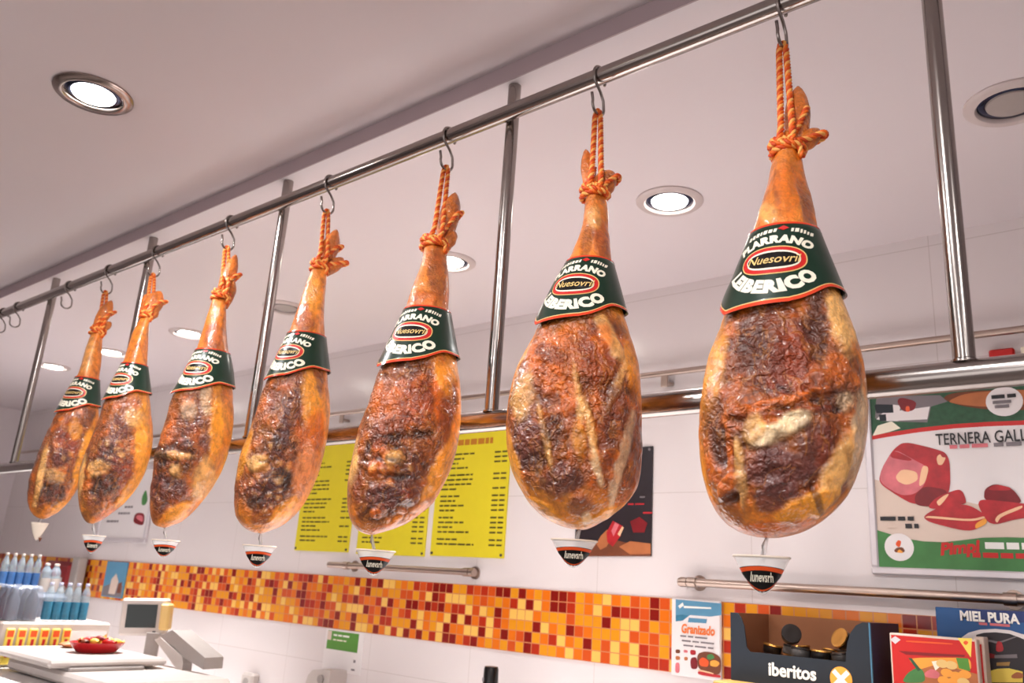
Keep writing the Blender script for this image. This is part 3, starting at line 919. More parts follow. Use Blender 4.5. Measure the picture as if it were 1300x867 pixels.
    F += [(len(V) - 2, (j + 1) % NP, j) for j in range(NP)]
    F += [(len(V) - 1, (NZ - 1) * NP + j, (NZ - 1) * NP + (j + 1) % NP) for j in range(NP)]
    lo_ = V[(V[:, 2] > ZL - .07) & (V[:, 2] < ZL + .07)][:, 1].max()
    hi_ = V[V[:, 2] > ZL][:, 1].max() - (RL - RP)
    sv_ = V[(V[:, 2] > z_p - .05) & (V[:, 2] < z_t)][:, 1].max() + .011 - (RL - RP)
    hd['back'] = max(lo_, hi_, sv_)
    hd['low'] = V[V[:, 2].argmin()]
    return V, F, col, lean


def finish_ham(hd, V, F, col, lean):
    n = hd['n']
    u, v, loc, base, zb, zt, yc, xa = (hd[k] for k in ('u', 'v', 'loc', 'base', 'zb', 'zt', 'yc', 'xa'))
    t = thing('cured_ham', hd['label'], 'ham', hd['low'], 'cured hams on the rail')
    org = WORLD[t.name]
    me = bpy.data.meshes.new('meat_body')
    me.from_pydata([tuple(p - org) for p in V], [], F)
    me.materials.append(M['ham'])
    me.polygons.foreach_set('use_smooth', [True] * len(F))
    a = me.attributes.new('tint', 'FLOAT_COLOR', 'POINT')
    c4 = np.ones((len(V), 4)); c4[:len(V) - 2, :3] = col.reshape(-1, 3); c4[-2, :3] = C['amber']; c4[-1, :3] = C['shank']
    a.data.foreach_set('color', c4.ravel())
    l = me.attributes.new('lean', 'FLOAT', 'POINT')
    l.data.foreach_set('value', np.r_[lean.ravel(), 0, 0])
    o = bpy.data.objects.new('meat_body', me); COL.objects.link(o); o.parent = t
    WORLD[o.name] = org

    def pt(lat, dep, z):
        return np.array([xa, float(yc(z)), z]) + lat * u + dep * v
    # trotter ends above the tie
    for bi, (b0, t0, wpx, dep) in enumerate(hd['toes']):
        la, za = loc(*b0); lb, zb_ = loc(*t0)
        sc_ = abs(loc(b0[0] + 10, b0[1])[0] - loc(b0[0], b0[1])[0]) / 10
        W = wpx * sc_ / 2
        p0, p1 = pt(la, dep, za), pt(lb, dep, zb_)
        ax = p1 - p0; Ln = np.linalg.norm(ax); ax /= Ln
        e1 = np.cross(ax, v); e1 /= np.linalg.norm(e1); e2 = np.cross(e1, ax)
        G, TC = [], []
        for i in range(22):
            q = i / 21
            r = 1.14 * W * (.74 + .36 * math.sin(PI * min(1, q * 1.0)) ** 1.2) * (1 - max(0, (q - .66) / .34) ** 2.4 * .72)
            if i == 21: r *= .55
            ring = []
            for j in range(20):
                a_ = 2 * PI * j / 20
                k_ = 1 + .13 * mn.noise(Vector((math.cos(a_) * 1.3 + n, math.sin(a_) * 1.3 + bi * 5, q * 4)))
                ring.append(p0 + ax * (q * Ln * 1.0) + r * k_ * (math.cos(a_) * e1 + .8 * math.sin(a_) * e2))
            G.append(ring)
        mb = MB().grid(np.array(G), 'ham', True)
        mb.f.append(tuple(21 * 20 + j for j in range(20))); mb.k.append(0)
        to = mb.build('trotter_toe', t, 'all')
        ta = to.data.attributes.new('tint', 'FLOAT_COLOR', 'POINT')
        cc = []
        for p in mb.v:
            s_ = .5 + .5 * mn.noise(Vector(p) * 40)
            k_ = C['shank'] * (1.15 - s_ * .6) + C['brown'] * s_ * .5
            cc += [*k_, 1]
        ta.data.foreach_set('color', cc)
        tl = to.data.attributes.new('lean', 'FLOAT', 'POINT'); tl.data.foreach_set('value', [.35] * len(mb.v))
    # ---- green sleeve round the shank
    z_t, z_p = hd['z_t'], hd['z_p']
    hgt = z_t - z_p
    tongue = .040

    def zbot(th):        # th: degrees from the sleeve's front
        if th < -44:
            k_ = 1 - float(np.clip((-44 - th) / 30, 0, 1)) * .75
        elif th < 14:
            k_ = 1 - .26 * (th + 44) / 58
        else:
            k_ = .74 * (1 - float(smooth01(8, 58, th)))
        return z_p - tongue * k_ + .006 * float(smooth01(80, 130, abs(th)))

    def sl_pt(th, f, off=0.0):
        z0 = zbot(th); z = z0 + (z_t - z0) * f
        phi = PI / 2 - math.radians(hd['lab'] + th)
        # the stiff card spans straight from its upper to its lower edge
        flare = .0032 + .0045 * (1 - f)
        A, _, _ = base(np.array(z_t), np.array(phi), .0035 + off)
        B, _, _ = base(np.array(z_p - tongue * .3), np.array(phi), .0075 + off)
        s_ = (z_t - z) / (z_t - z_p + tongue * .3)
        Q = A * (1 - s_) + B * s_
        S, _, _ = base(np.array(z), np.array(phi), flare + off)
        # never sink into the meat
        ctr = np.array([xa, float(yc(z)), z]) + (fl_fr(z)) * u
        dq, ds = np.linalg.norm((Q - ctr)[:2]), np.linalg.norm((S - ctr)[:2])
        R_ = Q if dq > ds else S
        R_ = R_.copy(); R_[2] = z
        return R_
    fl_fr = lambda z: float((hd['fl'](z) + hd['fr'](z)) / 2)
    TH = np.linspace(-180, 180, 121)
    FV = np.linspace(0, 1, 15)
    mb = MB().grid(np.array([[sl_pt(th, f) for th in TH] for f in FV]), 'sleeve')
    sl = mb.build('label_sleeve', t, 'all')
    sm = sl.modifiers.new('thickness', 'SOLIDIFY'); sm.thickness = .0008; sm.offset = 0
    # coloured edges
    for part in (((0, .042, .0012, 'sleeve_edge'), (.042, .054, .0012, 'gold')), ((.974, 1, .0012, 'sleeve_edge'),)):
        mb = MB()
        for lo, hi, off, mm in part:
            mb.grid(np.array([[sl_pt(th, f, off) for th in TH] for f in (lo, hi)]), mm)
        mb.build('sleeve_border', sl, 'all')
    # printing, mapped from millimetres on the unrolled card
    rm = (hd['fr'](z_p + hgt * .5) - hd['fl'](z_p + hgt * .5)) / 2
    Hc = z_t - (z_p - tongue)

    def wrap_print(mb, vs, fs, mm, off):
        out = []
        for x, y in vs:
            f_ = y / Hc
            f_ = min(max(f_, 0), 1)
            r_ = rm * (1.28 - .5 * f_)
            th = math.degrees(x / r_)
            z = z_p - tongue + y
            z0 = zbot(th)
            ff = min(max((z - z0) / (z_t - z0), .0), 1)
            out.append(sl_pt(th, ff, off))
        mb.add(out, fs, mm)
    cx0, cy0 = -.004, Hc * .545
    sc_ = Hc / .124

    def ellipse(rx, ry, n_=40, sq=2.4):
        pts = [(cx0, cy0)]
        for j in range(n_):
            a_ = 2 * PI * j / n_
            ca, sa = math.cos(a_), math.sin(a_)
            pts.append((cx0 + rx * np.sign(ca) * abs(ca) ** (2 / sq), cy0 + ry * np.sign(sa) * abs(sa) ** (2 / sq)))
        return pts, [(0, 1 + j, 1 + (j + 1) % n_) for j in range(n_)]
    mb = MB()
    for rx, ry, mm, off in ((.0345, .0205, 'gold', .0009), (.0330, .0190, 'red', .0012), (.0275, .0140, 'cream', .0015), (.0262, .0112, 'black', .0018)):
        p_, f_ = ellipse(rx * sc_, ry * sc_)
        # rings of a fan follow the curved card better when split
        big = [p_[0]] + [(p_[0][0] + (q_[0] - p_[0][0]) * .5, p_[0][1] + (q_[1] - p_[0][1]) * .5) for q_ in p_[1:]] + p_[1:]
        k_ = len(p_) - 1
        ff_ = [(0, 1 + j, 1 + (j + 1) % k_) for j in range(k_)] + [(1 + j, 1 + k_ + j, 1 + k_ + (j + 1) % k_, 1 + (j + 1) % k_) for j in range(k_)]
        wrap_print(mb, big, ff_, mm, off)
    tv, tf = text_mesh('Nuesovril', .0165 * sc_, .0002, .25)
    wrap_print(mb, [(cx0 + p[0] * .80, cy0 - .0045 * sc_ + p[1]) for p in tv], tf, 'gold', .0022)
    mb.build('oval_emblem', sl)
    mb = MB()
    # lower arc: LEIBERICO, smiling round the oval
    Rb = .058 * sc_
    tv, tf = text_mesh('LEIBERICO', .0225 * sc_, .0016 * sc_, 0, 1.08)
    cyb = cy0 + .0125 * sc_
    vs = []
    for p in tv:
        a_ = (p[0] - .006) / Rb
        r_ = Rb - p[1]
        vs.append((cx0 + r_ * math.sin(a_), cyb - r_ * math.cos(a_)))
    wrap_print(mb, vs, tf, 'cream', .0012)
    mb.build('lettering', sl); mb = MB()
    # upper arc
    Rt = .070 * sc_
    tv, tf = text_mesh('PLARRANO', .0150 * sc_, .0010 * sc_, 0, 1.06)
    cyt = cy0 - .044 * sc_
    vs = [(cx0 + (Rt + p[1]) * math.sin(p[0] / Rt), cyt + (Rt + p[1]) * math.cos(p[0] / Rt)) for p in tv]
    wrap_print(mb, vs, tf, 'cream', .0012)
    mb.build('lettering', sl); mb = MB()
    # top line with its red emblem: short strokes, then a small red lozenge
    rr = random.Random(5)
    x = -.036
    while x < .036:
        wv = rr.uniform(.0022, .0046)
        if abs(x - .006) > .007:
            hh = rr.uniform(.0062, .0076)
            y0_ = Hc * .885 - x * x * 6
            s0 = [(x, y0_), (x + wv, y0_), (x + wv + .001, y0_ + hh), (x + .001, y0_ + hh)]
            wrap_print(mb, [(a_ * sc_, b_) for a_, b_ in s0], [(0, 1, 2, 3)], 'cream', .0012)
        x += wv + .0014
    loz = [(.000, Hc * .90 + .0035), (.006, Hc * .90 - .0005), (.012, Hc * .90 + .0035), (.006, Hc * .90 + .0085)]
    wrap_print(mb, [(a_ * sc_, b_) for a_, b_ in loz], [(0, 1, 2, 3)], 'red', .0016)
    mb.build('lettering', sl)

    # ---- orange rope tied round the shank
    wx, wy, wr, wh = hd['wrap']
    la, zw = loc(wx, wy)
    sp = abs(loc(wx + 10, wy)[0] - la) / 10
    rr_ = .0058
    la = float((hd['fl'](min(zw, zt)) + hd['fr'](min(zw, zt))) / 2)
    rad = float((hd['fr'](min(zw, zt)) - hd['fl'](min(zw, zt))) / 2) + rr_ * .75
    lat_r, z_r = loc(*hd['rope'])
    hx = np.array([hd['hook'], YR - .002, ZR - .094 + .0045])
    mb = MB()
    for k_, dz in enumerate((-.0085, .0015, .0105)):
        pth = []
        for j in range(0, 41):
            a_ = 2 * PI * j / 40 + k_ * .8
            tilt = .007 * math.cos(a_ - .6) * (1 if k_ else -.4)
            pth.append(pt(la + (rad + (k_ == 1) * .003) * math.cos(a_), (rad + (k_ == 1) * .003) * math.sin(a_), zw + dz - tilt))
        rope(mb, pth, rr_)
    # two strands up to the hook, meeting over the wire
    fr_ = rad + .004
    pa = [pt(la - .013, fr_ * .9, zw), pt(la - .011, fr_ * .95, zw + .03)]
    pb = [pt(la + .009, fr_ * .95, zw), pt(la + .007, fr_ * .97, zw + .03)]
    ra, rb = np.array([-.0065, 0, 0]) + 0 * u, np.array([.0065, 0, 0])
    top = [hx - .006 * u + np.array([0, 0, -.012]), hx - .003 * u + np.array([0, 0, .004]), hx + np.array([0, 0, .0075]), hx + .003 * u + np.array([0, 0, .004]), hx + .006 * u + np.array([0, 0, -.012])]
    full = pa + [pa[1] * .5 + top[0] * .5] + top + [pb[1] * .5 + top[-1] * .5] + pb[::-1]
    rope(mb, full, rr_)
    # loop over the trotter toe
    (b0, t0, wpx, dep) = hd['toes'][0]
    lt, zt_ = loc(t0[0], t0[1] + (b0[1] - t0[1]) * .35)
    wt = wpx * sp * .5
    sg = 1
    lm_, zm_ = loc((b0[0] + t0[0]) / 2, (b0[1] + t0[1]) / 2)
    rope(mb, [pt(la + .004, fr_, zw + .004), pt(lm_ + wt * .2, dep + wt * 1.0, zw * .55 + zt_ * .45), pt(lm_ + wt * .85, dep + wt * .8, zm_ * .5 + zt_ * .5),
              pt(lt + wt * .95, dep + wt * .1, zt_), pt(lm_ + wt * .8, dep - wt * .7, zm_), pt(la + .3 * rad, -rad, zw + .005)], rr_ * .92)
    if n in (7, 4, 6):
        (b0, t0, wpx, dep) = hd['toes'][1]
        l2, z2 = loc(t0[0], t0[1] + (b0[1] - t0[1]) * .2); w2 = wpx * sp * .5
        rope(mb, [pt(la + .6 * rad, rad * .8, zw + .004), pt((la + l2) / 2 + .006, dep + w2 * 1.0, (zw + z2) / 2 - .004), pt(l2 + w2 * .7, dep + w2 * .55, z2 - .002), pt(l2 + w2 * .9, dep - w2 * .4, z2 - .004), pt(la + .5 * rad, -rad * .8, zw)], rr_ * .92)
    # loose knot below the wrap
    if n != 6:
        rope(mb, [pt(la + rad * .55, rad * .85, zw + .004), pt(la + rad * .85, rad * .75, zw - .012), pt(la + rad * .95, rad * .55, zw - .026), pt(la + rad * 1.05, rad * .3, zw - .018), pt(la + rad * 1.05, 0, zw)], rr_ * .9)
    mb.build('rope', t, 'all')
    return t


CUPS = {7: (931, 1003, 707, 755, 967), 6: (700, 758, 686, 721, 731), 5: (452, 502, 699, 731, 476), 4: (308, 351, 693, 721, 331), 3: (192, 229, 686, 708, 212), 2: (104, 135, 680, 703, 121), 1: (39, 62, 664, 686, 48)}


def drip_cup(hd):
    """pointed drip catcher: a flattened open cone on a stem pushed into the ham's lowest point"""
    n = hd['n']
    xl, xr, yt, yb, sx = CUPS[n]
    u, v, low = hd['u'], hd['v'], hd['low']
    yy = low[1]

    def pp(px, py):
        r = ray(px, py); h = -v
        t_ = ((np.array([low[0], low[1], CZ]) - EYE) @ h) / (r @ h)
        return EYE + r * t_
    a, b = pp(xl, yt), pp(xr, yt)
    wd = abs((b - a) @ u) / 2
    c = (a + b) / 2; zt_ = c[2]; ctr = np.array([c[0], c[1], 0])
    tip = pp((xl + xr) / 2, yb); hh = zt_ - tip[2]
    labels = {7: 'clear pointed drip cup with crisp black and red label under the veal-poster ham',
              6: 'clear pointed drip cup under the ham with pale branching fat, before the dark poster',
              5: 'see-through drip cup with dark red label before the yellow menus',
              4: 'clear drip cup hanging under the golden ham with the dark streak',
              3: 'clear drip cup under the third ham from the far end, over the orange tiles',
              2: 'small drip cup with whitish rim under the second ham from the far end',
              1: 'plain milky drip cup with a brown drop, under the last ham'}
    t = thing('hanging_drip_cup', labels[n], 'drip cup', (tip[0], tip[1], tip[2]), 'drip cups under the hams')

    def prof(q):                     # q 0 tip .. 1 rim -> half width
        return wd * (q ** .62) * (.93 + .07 * q)

    def cp(q, phi, off=0.0):
        w_ = prof(max(q, 1e-4)) + off
        d_ = w_ * .55
        return ctr + u * (w_ * math.cos(phi)) + v * (d_ * math.sin(phi)) + np.array([0, 0, tip[2] + hh * q])
    qs = np.linspace(0, 1, 18) ** 1.6
    G = np.array([[cp(q, 2 * PI * j / 40) for j in range(40)] for q in qs])
    cup = MB().grid(G, 'milky' if n == 1 else 'clear', True).build('cup', t, 'all')
    so = cup.modifiers.new('thickness', 'SOLIDIFY'); so.thickness = .0014; so.offset = 0
    rim = MB().tube([cp(1, 2 * PI * j / 40) for j in range(41)], .0016, 'milky', 8, False).build('rim', t, 'all')
    stem = MB()
    st0 = np.array([c[0] + ((pp(sx, yt) - c) @ u) * u[0], c[1] + ((pp(sx, yt) - c) @ u) * u[1], zt_ - hh * .12])
    st1 = np.array([low[0], low[1], low[2] + .012])
    stem.tube([st0, st0 * .5 + st1 * .5, st1], [.0042, .0030, .0022], 'clear', 10)
    stem.tube([st0 + u * .003, st0 * .5 + st1 * .5 - u * .004, st1 + u * .003], .0014, 'hook', 8)
    stem.box(ctr + np.array([0, 0, zt_ - hh * .12]), (.006, .006, .004), 'clear')
    stem.tube([ctr - u * prof(.86) * .96 + np.array([0, 0, zt_ - hh * .13]), ctr + u * prof(.86) * .96 + np.array([0, 0, zt_ - hh * .13])], .0018, 'clear', 8)
    stem.build('stem', t, 'all')
    if n == 1:
        MB().tube([tip + np.array([0, 0, hh * .16]) + v * .004, tip + np.array([0, 0, -.004]) + v * .003], [.006, .0012], 'brown', 8).build('drop', t, 'all')
        return
    # shield label on the front of the cup

    def shield(k_, y1, cut):
        """2-D outline: arched top, pointed round bottom; x in half widths, y in cup heights"""
        top = [(x_, y1 + .07 * (1 - (x_ / k_) ** 2)) for x_ in np.linspace(-k_, k_, 15)]
        G_ = []
        for f_ in np.linspace(0, 1, 9):
            row = []
            for x_, ty in top:
                xs = x_
                by = cut + (abs(x_) / k_) ** 1.7 * (y1 - cut)
                row.append((xs, ty * (1 - f_) + by * f_))
            G_.append(row)
        return G_

    def onfront(x_, y_, off):
        w_ = prof(y_)
        xx = np.clip(x_ * wd / w_, -.96, .96)
        return cp(y_, math.acos(xx), off)
    lb = MB()
    for k_, y1, cut, mm, off in ((.78, .68, .06, 'black', .0018), (.74, .665, .085, 'orange', .0022), (.67, .56, .13, 'black', .0026)):
        lb.grid(np.array([[onfront(x_, y_, off) for x_, y_ in row] for row in shield(k_, y1, cut)]), mm)
    lo = lb.build('label', t, 'all')
    tv, tf = text_mesh('Iunevsrh', hh * .36, .0003, .12)
    span = tv[:, 0].max() - tv[:, 0].min()
    kx = wd * .70 / span
    mb = MB().add([onfront(p[0] * kx / wd, .335 + p[1] / hh, .0031) for p in tv], tf, 'cream')
    mb.build('lettering', lo)


for hd in HAMS:
    # the ham leans on the lower rail: find how far it stands off it
    dat = None
    for it in range(6):
        dat = build_ham(hd)
        gap = (YP - RL - .008) - hd['back']
        if abs(gap) < .002: break
        hd['ycen'] = hd.get('ycen', 1.19) + gap
    finish_ham(hd, *dat)
    drip_cup(hd)
    print('ham', hd['n'], 'ycen', round(hd['ycen'] if 'ycen' in hd else 1.19, 3), 'back', round(hd['back'], 3), 'low', np.round(hd['low'], 3))
#PART2
def at_x(px, py, x):
    r = ray(px, py)
    return EYE + r * (x / r[0])


# ---------------------------------------------------------------- counters
ZK = CZ - .47
t = thing('serving_counter', 'long white serving counter under the hams with the scale and bottles on it', 'counter', (-3.2, 1.75, 0))
MB().box((-3.2, 1.75, ZK - .02), (8.6, .80, .04), 'counter_top', ch=.008).build('worktop', t)
MB().box((-3.2, 1.75, (ZK - .04) / 2), (8.5, .72, ZK - .04), 'offwhite').build('counter_body', t)
t = thing('back_worktop', 'low white worktop along the tiled wall below the orange band', 'worktop', (-3.6, 2.46, 0))
MB().box((-3.6, 2.47, CZ - .64), (8.0, .45, .04), 'counter_top', ch=.006).build('worktop', t)
MB().box((-3.6, 2.49, (CZ - .66) / 2), (7.9, .41, CZ - .66), 'offwhite').build('cabinet_body', t)
t = thing('wall_shelf', 'pale wooden shelf holding the boxes under the steel bar', 'shelf', (-.28, 2.5, CZ - .215))
MB().box((-.28, 2.5, CZ - .222), (1.76, .40, .02), 'wood', ch=.003).build('board', t)
for x in (-.9, .3):
    MB().prism([(x - .01, 2.70, CZ - .232), (x - .01, 2.70, CZ - .38), (x - .01, 2.40, CZ - .232)], (.02, 0, 0), 'steel').build('bracket', t)

# ------------------------------------------------------ steel bars on the wall


def wall_bar(name, x0, x1, z, brackets, label, caps):
    t = thing(name, label, 'wall bar', ((x0 + x1) / 2, YB, z))
    y = YB - .055
    MB().tube([(x0, y, z), (x1, y, z)], .0135, 'satin', 20).build('bar', t, True)
    for x in brackets:
        b = MB().tube([(x, YB, z), (x, YB - .006, z)], .026, 'satin', 20)
        b.tube([(x, YB - .005, z), (x, y, z)], .010, 'satin', 14)
        b.tube([(x - .016, y, z), (x + .016, y, z)], .0175, 'satin', 20)
        b.build('bracket', t, True)
    for x in caps:
        MB().tube([(x - .012, y, z), (x + .012, y, z)], .0165, 'satin', 20).build('end_cap', t, True)


p, q = at_y(862, 740, YB - .055), at_y(1300, 752, YB - .055)
wall_bar('wall_bar', p[0], .35, p[2] - .0 + .004, (at_y(879, 740, YB - .055)[0], at_y(1282, 750, YB - .055)[0], .30), 'long steel bar on the white wall between the veal poster and the boxes', (p[0] + .02, .34))
p, q = at_y(418, 714, YB - .055), at_y(606, 730, YB - .055)
wall_bar('wall_bar', p[0], q[0] - .02, p[2] - .01, (at_y(440, 716, YB - .055)[0], q[0] - .06), 'shorter steel bar on the wall below the yellow menus', (q[0] - .03,))

# ------------------------------------------------------------- yellow menus


def dashes(mb, x0, x1, z, h, m, rnd, y):
    x = x0
    while x < x1 - .008:
        wv = min(rnd.uniform(.018, .05), x1 - x)
        mb.add([(x, y, z), (x + wv, y, z), (x + wv, y, z + h), (x, y, z + h)], [(0, 1, 2, 3)], m)
        x += wv + .006


def menu(x0, x1, z0, z1, label, seed, title):
    t = thing('menu_sheet', label, 'menu', ((x0 + x1) / 2, YB, z0), 'yellow menus on the wall')
    MB().box(((x0 + x1) / 2, YB - .004, (z0 + z1) / 2), (x1 - x0, .008, z1 - z0), 'yellow', ch=.001).build('sheet', t)
    rnd = random.Random(seed)
    y = YB - .0086
    if title:
        b = MB()
        dashes(b, x0 + .085, x1 - .10, z1 - .062, .026, 'ink_title', rnd, y)
        b.build('title', t)
    b = MB(); c = MB()
    z = z1 - .105
    W = x1 - x0
    k = 0
    while z > z0 + .035:
        dashes(b, x0 + .035, x0 + .035 + W * rnd.choice((.22, .30, .36, .44, .52)), z, .0075, 'ink', rnd, y)
        if rnd.random() < .85:
            for a, w_ in ((.80, .035), (.90, .03)):
                c.add([(x0 + W * a, y, z), (x0 + W * a + w_, y, z), (x0 + W * a + w_, y, z + .0075), (x0 + W * a, y, z + .0075)], [(0, 1, 2, 3)], 'ink')
        k += 1
        z -= .0205 if k % 4 else .031
    b.build('lettering', t); c.build('lettering', t)
    for sx in (x0 + .012, x1 - .012):
        MB().tube([(sx, YB - .008, z0 + .012), (sx, YB - .012, z0 + .012)], .006, 'dgrey', 10).build('pin', t)


menu(-3.703, -3.277, CZ + .112, CZ + .655, 'far yellow price menu behind the golden ham, first of three', 1, False)
menu(-3.216, -2.752, CZ + .107, CZ + .655, 'middle yellow price menu mostly hidden behind the dark wrinkled ham', 2, False)
menu(-2.715, -2.290, CZ + .112, CZ + .655, 'yellow price menu with orange heading, the one showing most of its text', 3, True)


# ------------------------------------------------------------------ posters
class Pic:
    """flat printed shapes stacked in thin layers on one sheet"""

    def __init__(self, y):
        self.mb, self.y, self.k = MB(), y, 0

    def px(self, pts, m):
        self.k += 1
        y = self.y - .00010 * self.k
        P = [at_y(a, b, self.y) for a, b in pts]
        self.mb.add([(p[0], y, p[2]) for p in P], [tuple(range(len(P)))], m)
        return self

    def blob(self, pts, m):
        for _ in range(3):
            q = []
            for i in range(len(pts)):
                a, b = np.array(pts[i]), np.array(pts[(i + 1) % len(pts)])
                q += [tuple(a * .8 + b * .2), tuple(a * .2 + b * .8)]
            pts = q
        return self.px(pts, m)

    def xz(self, pts, m):
        self.k += 1
        y = self.y - .00010 * self.k
        self.mb.add([(p[0], y, p[1]) for p in pts], [tuple(range(len(pts)))], m)
        return self

    def disc(self, px, py, rx, rz, m, n=28):
        c = at_y(px, py, self.y)
        return self.xz([(c[0] + rx * math.cos(2 * PI * i / n), c[2] + rz * math.sin(2 * PI * i / n)) for i in range(n)], m)

    def top(self):
        return self.y - .00010 * (self.k + 1)


# dark meat poster
x0, x1, z0, z1 = -1.935, -1.598, CZ + .140, CZ + .537
t = thing('poster', 'dark poster of meat on a board, behind the ham with pale fat lines', 'poster', ((x0 + x1) / 2, YB, z0))
MB().box(((x0 + x1) / 2, YB - .004, (z0 + z1) / 2), (x1 - x0, .008, z1 - z0), 'dark_photo', ch=.001).build('sheet', t)
pc = Pic(YB - .0082)
pc.px([(742, 706), (752, 690), (775, 684), (800, 690), (826, 694), (826, 706)], 'brown')
pc.px([(786, 694), (800, 687), (826, 690), (826, 703), (800, 704)], 'bread')
pc.px([(757, 690), (763, 680), (771, 672), (776, 684), (770, 694), (762, 698)], 'bread')
pc.px([(770, 676), (778, 661), (791, 668), (788, 680), (778, 694), (771, 688)], 'meat_red')
pc.px([(776, 674), (781, 663), (786, 666), (779, 681)], 'meat_pk')
pc.px([(784, 678), (790, 668), (792, 670), (787, 681)], 'fat')
pc.px([(800, 662), (812, 656), (822, 664), (818, 676), (804, 676)], 'meat_dk')
pc.mb.build('printed_picture', t)
b = MB()
rnd = random.Random(8)
for (a, bq), w_ in (((797, 641), .07), ((812, 632), .03), ((816, 652), .05)):
    c = at_y(a, bq, YB - .01)
    dashes(b, c[0], c[0] + w_, c[2], .006, 'meat_red' if w_ > .04 else 'ink_grey', rnd, YB - .0092)
b.build('lettering', t)
MB().tube([(x1 - .012, YB - .008, z1 - .012), (x1 - .012, YB - .011, z1 - .012)], .005, 'ink_grey', 10).build('pin', t)

# framed veal poster
x0, x1, z0, z1 = -.834, .14, CZ + .108, CZ + .712
t = thing('framed_poster', 'silver framed veal poster with red meat cuts and a green lower band', 'poster', ((x0 + x1) / 2, YB, z0))
MB().box(((x0 + x1) / 2, YB - .006, (z0 + z1) / 2), (x1 - x0 - .01, .010, z1 - z0 - .01), 'paper').build('sheet', t)
fw = .022
b = MB()
for cx, cz, sx, sz in (((x0 + x1) / 2, z0 + fw / 2, x1 - x0, fw), ((x0 + x1) / 2, z1 - fw / 2, x1 - x0, fw), (x0 + fw / 2, (z0 + z1) / 2, fw, z1 - z0 - 2 * fw), (x1 - fw / 2, (z0 + z1) / 2, fw, z1 - z0 - 2 * fw)):
    b.box((cx, YB - .010, cz), (sx, .020, sz), 'silver', ch=.004)
b.build('frame', t)
q8 = lambda L: [(1075 + a / 2.711, 420 + b_ / 2.711) for a, b_ in L]
qc = lambda L: [(1100 + a / 6.5, 620 + b_ / 6.5) for a, b_ in L]
qd = lambda L: [(1090 + a / 6.19, 500 + b_ / 6.19) for a, b_ in L]
xi, xj, zi, zj = x0 + fw, x1 - fw, z0 + fw, z1 - fw
pc = Pic(YB - .0112)


def edge(px, py):
    c = at_y(px, py, YB - .011)
    return (c[0], c[2])


pc.xz([(xi, zi), (xj, zi), (xj, zi + .20), edge(1290, 640), edge(1240, 640), edge(1180, 625), (xi, zi + .26)], 'beige')
arc = [edge(*p) for p in qd([(105, 345), (250, 320), (480, 285), (760, 255), (1000, 240), (1300, 228)])]
pc.xz([(xi, arc[0][1] - .006)] + [(a, b_ - .006) for a, b_ in arc] + [(xj, arc[-1][1] - .02), (xj, zj), (xi, zj)], 'red')
pc.xz([(xi, arc[0][1] + .008)] + [(a, b_ + .007) for a, b_ in arc] + [(xj, arc[-1][1] - .008), (xj, zj), (xi, zj)], 'green_dk')
pc.px(qd([(110, 330), (150, 250), (260, 215), (330, 270), (240, 300)]), 'cream')
pc.px(qd([(130, 190), (180, 215), (540, 225), (570, 100), (700, 60), (640, 10), (140, 20)]), 'ink_grey')
pc.px(qd([(140, 200), (190, 150), (560, 100), (540, 200), (230, 215)]), 'paper')
pc.px(qd([(125, 90), (140, 82), (270, 85), (275, 148), (140, 152)]), 'navy')
pc.px(qd([(270, 85), (330, 92), (322, 140), (275, 148)]), 'paper')
pc.px(qd([(160, 165), (215, 160), (220, 212), (168, 215)]), 'navy')
pc.px(qd([(215, 160), (310, 162), (312, 215), (220, 212)]), 'paper')
pc.blob(qd([(300, 60), (330, 25), (460, 60), (440, 130), (350, 145)]), 'meat_dk')
pc.blob(qd([(370, 100), (400, 95), (405, 140), (372, 142)]), 'orange')
pc.blob(qd([(660, 40), (700, 5), (840, -20), (1400, -40), (1400, 130), (1020, 125), (800, 95)]), 'brown')
pc.blob(qd([(690, 62), (850, -10), (1400, -40), (1400, 80), (1000, 105), (800, 85)]), 'bread')
c = edge(1090 + 1145 / 6.19, 500 + 60 / 6.19)
pc.disc(1090 + 1145 / 6.19, 500 + 60 / 6.19, .047, .043, 'paper')
# big cut
pc.blob(qd([(155, 700), (185, 580), (270, 440), (355, 375), (560, 420), (715, 470), (725, 760), (640, 867), (430, 870), (320, 810)]), 'meat_red')
pc.blob(qd([(160, 695), (190, 570), (280, 430), (420, 510), (555, 580), (520, 720), (440, 790), (330, 800)]), 'meat_pk')
pc.blob(qd([(290, 650), (340, 590), (460, 610), (470, 680), (380, 720), (310, 690)]), 'fat')
pc.blob(qd([(500, 560), (556, 575), (525, 700), (470, 735)]), 'fat')
pc.blob(qd([(240, 500), (275, 440), (430, 515), (400, 530)]), 'meat_red')
pc.blob(qd([(440, 800), (520, 720), (720, 760), (640, 890), (450, 880)]), 'meat_dk')
pc.blob(qd([(612, 500), (640, 470), (660, 500), (690, 500), (660, 560), (625, 560)]), 'fat')
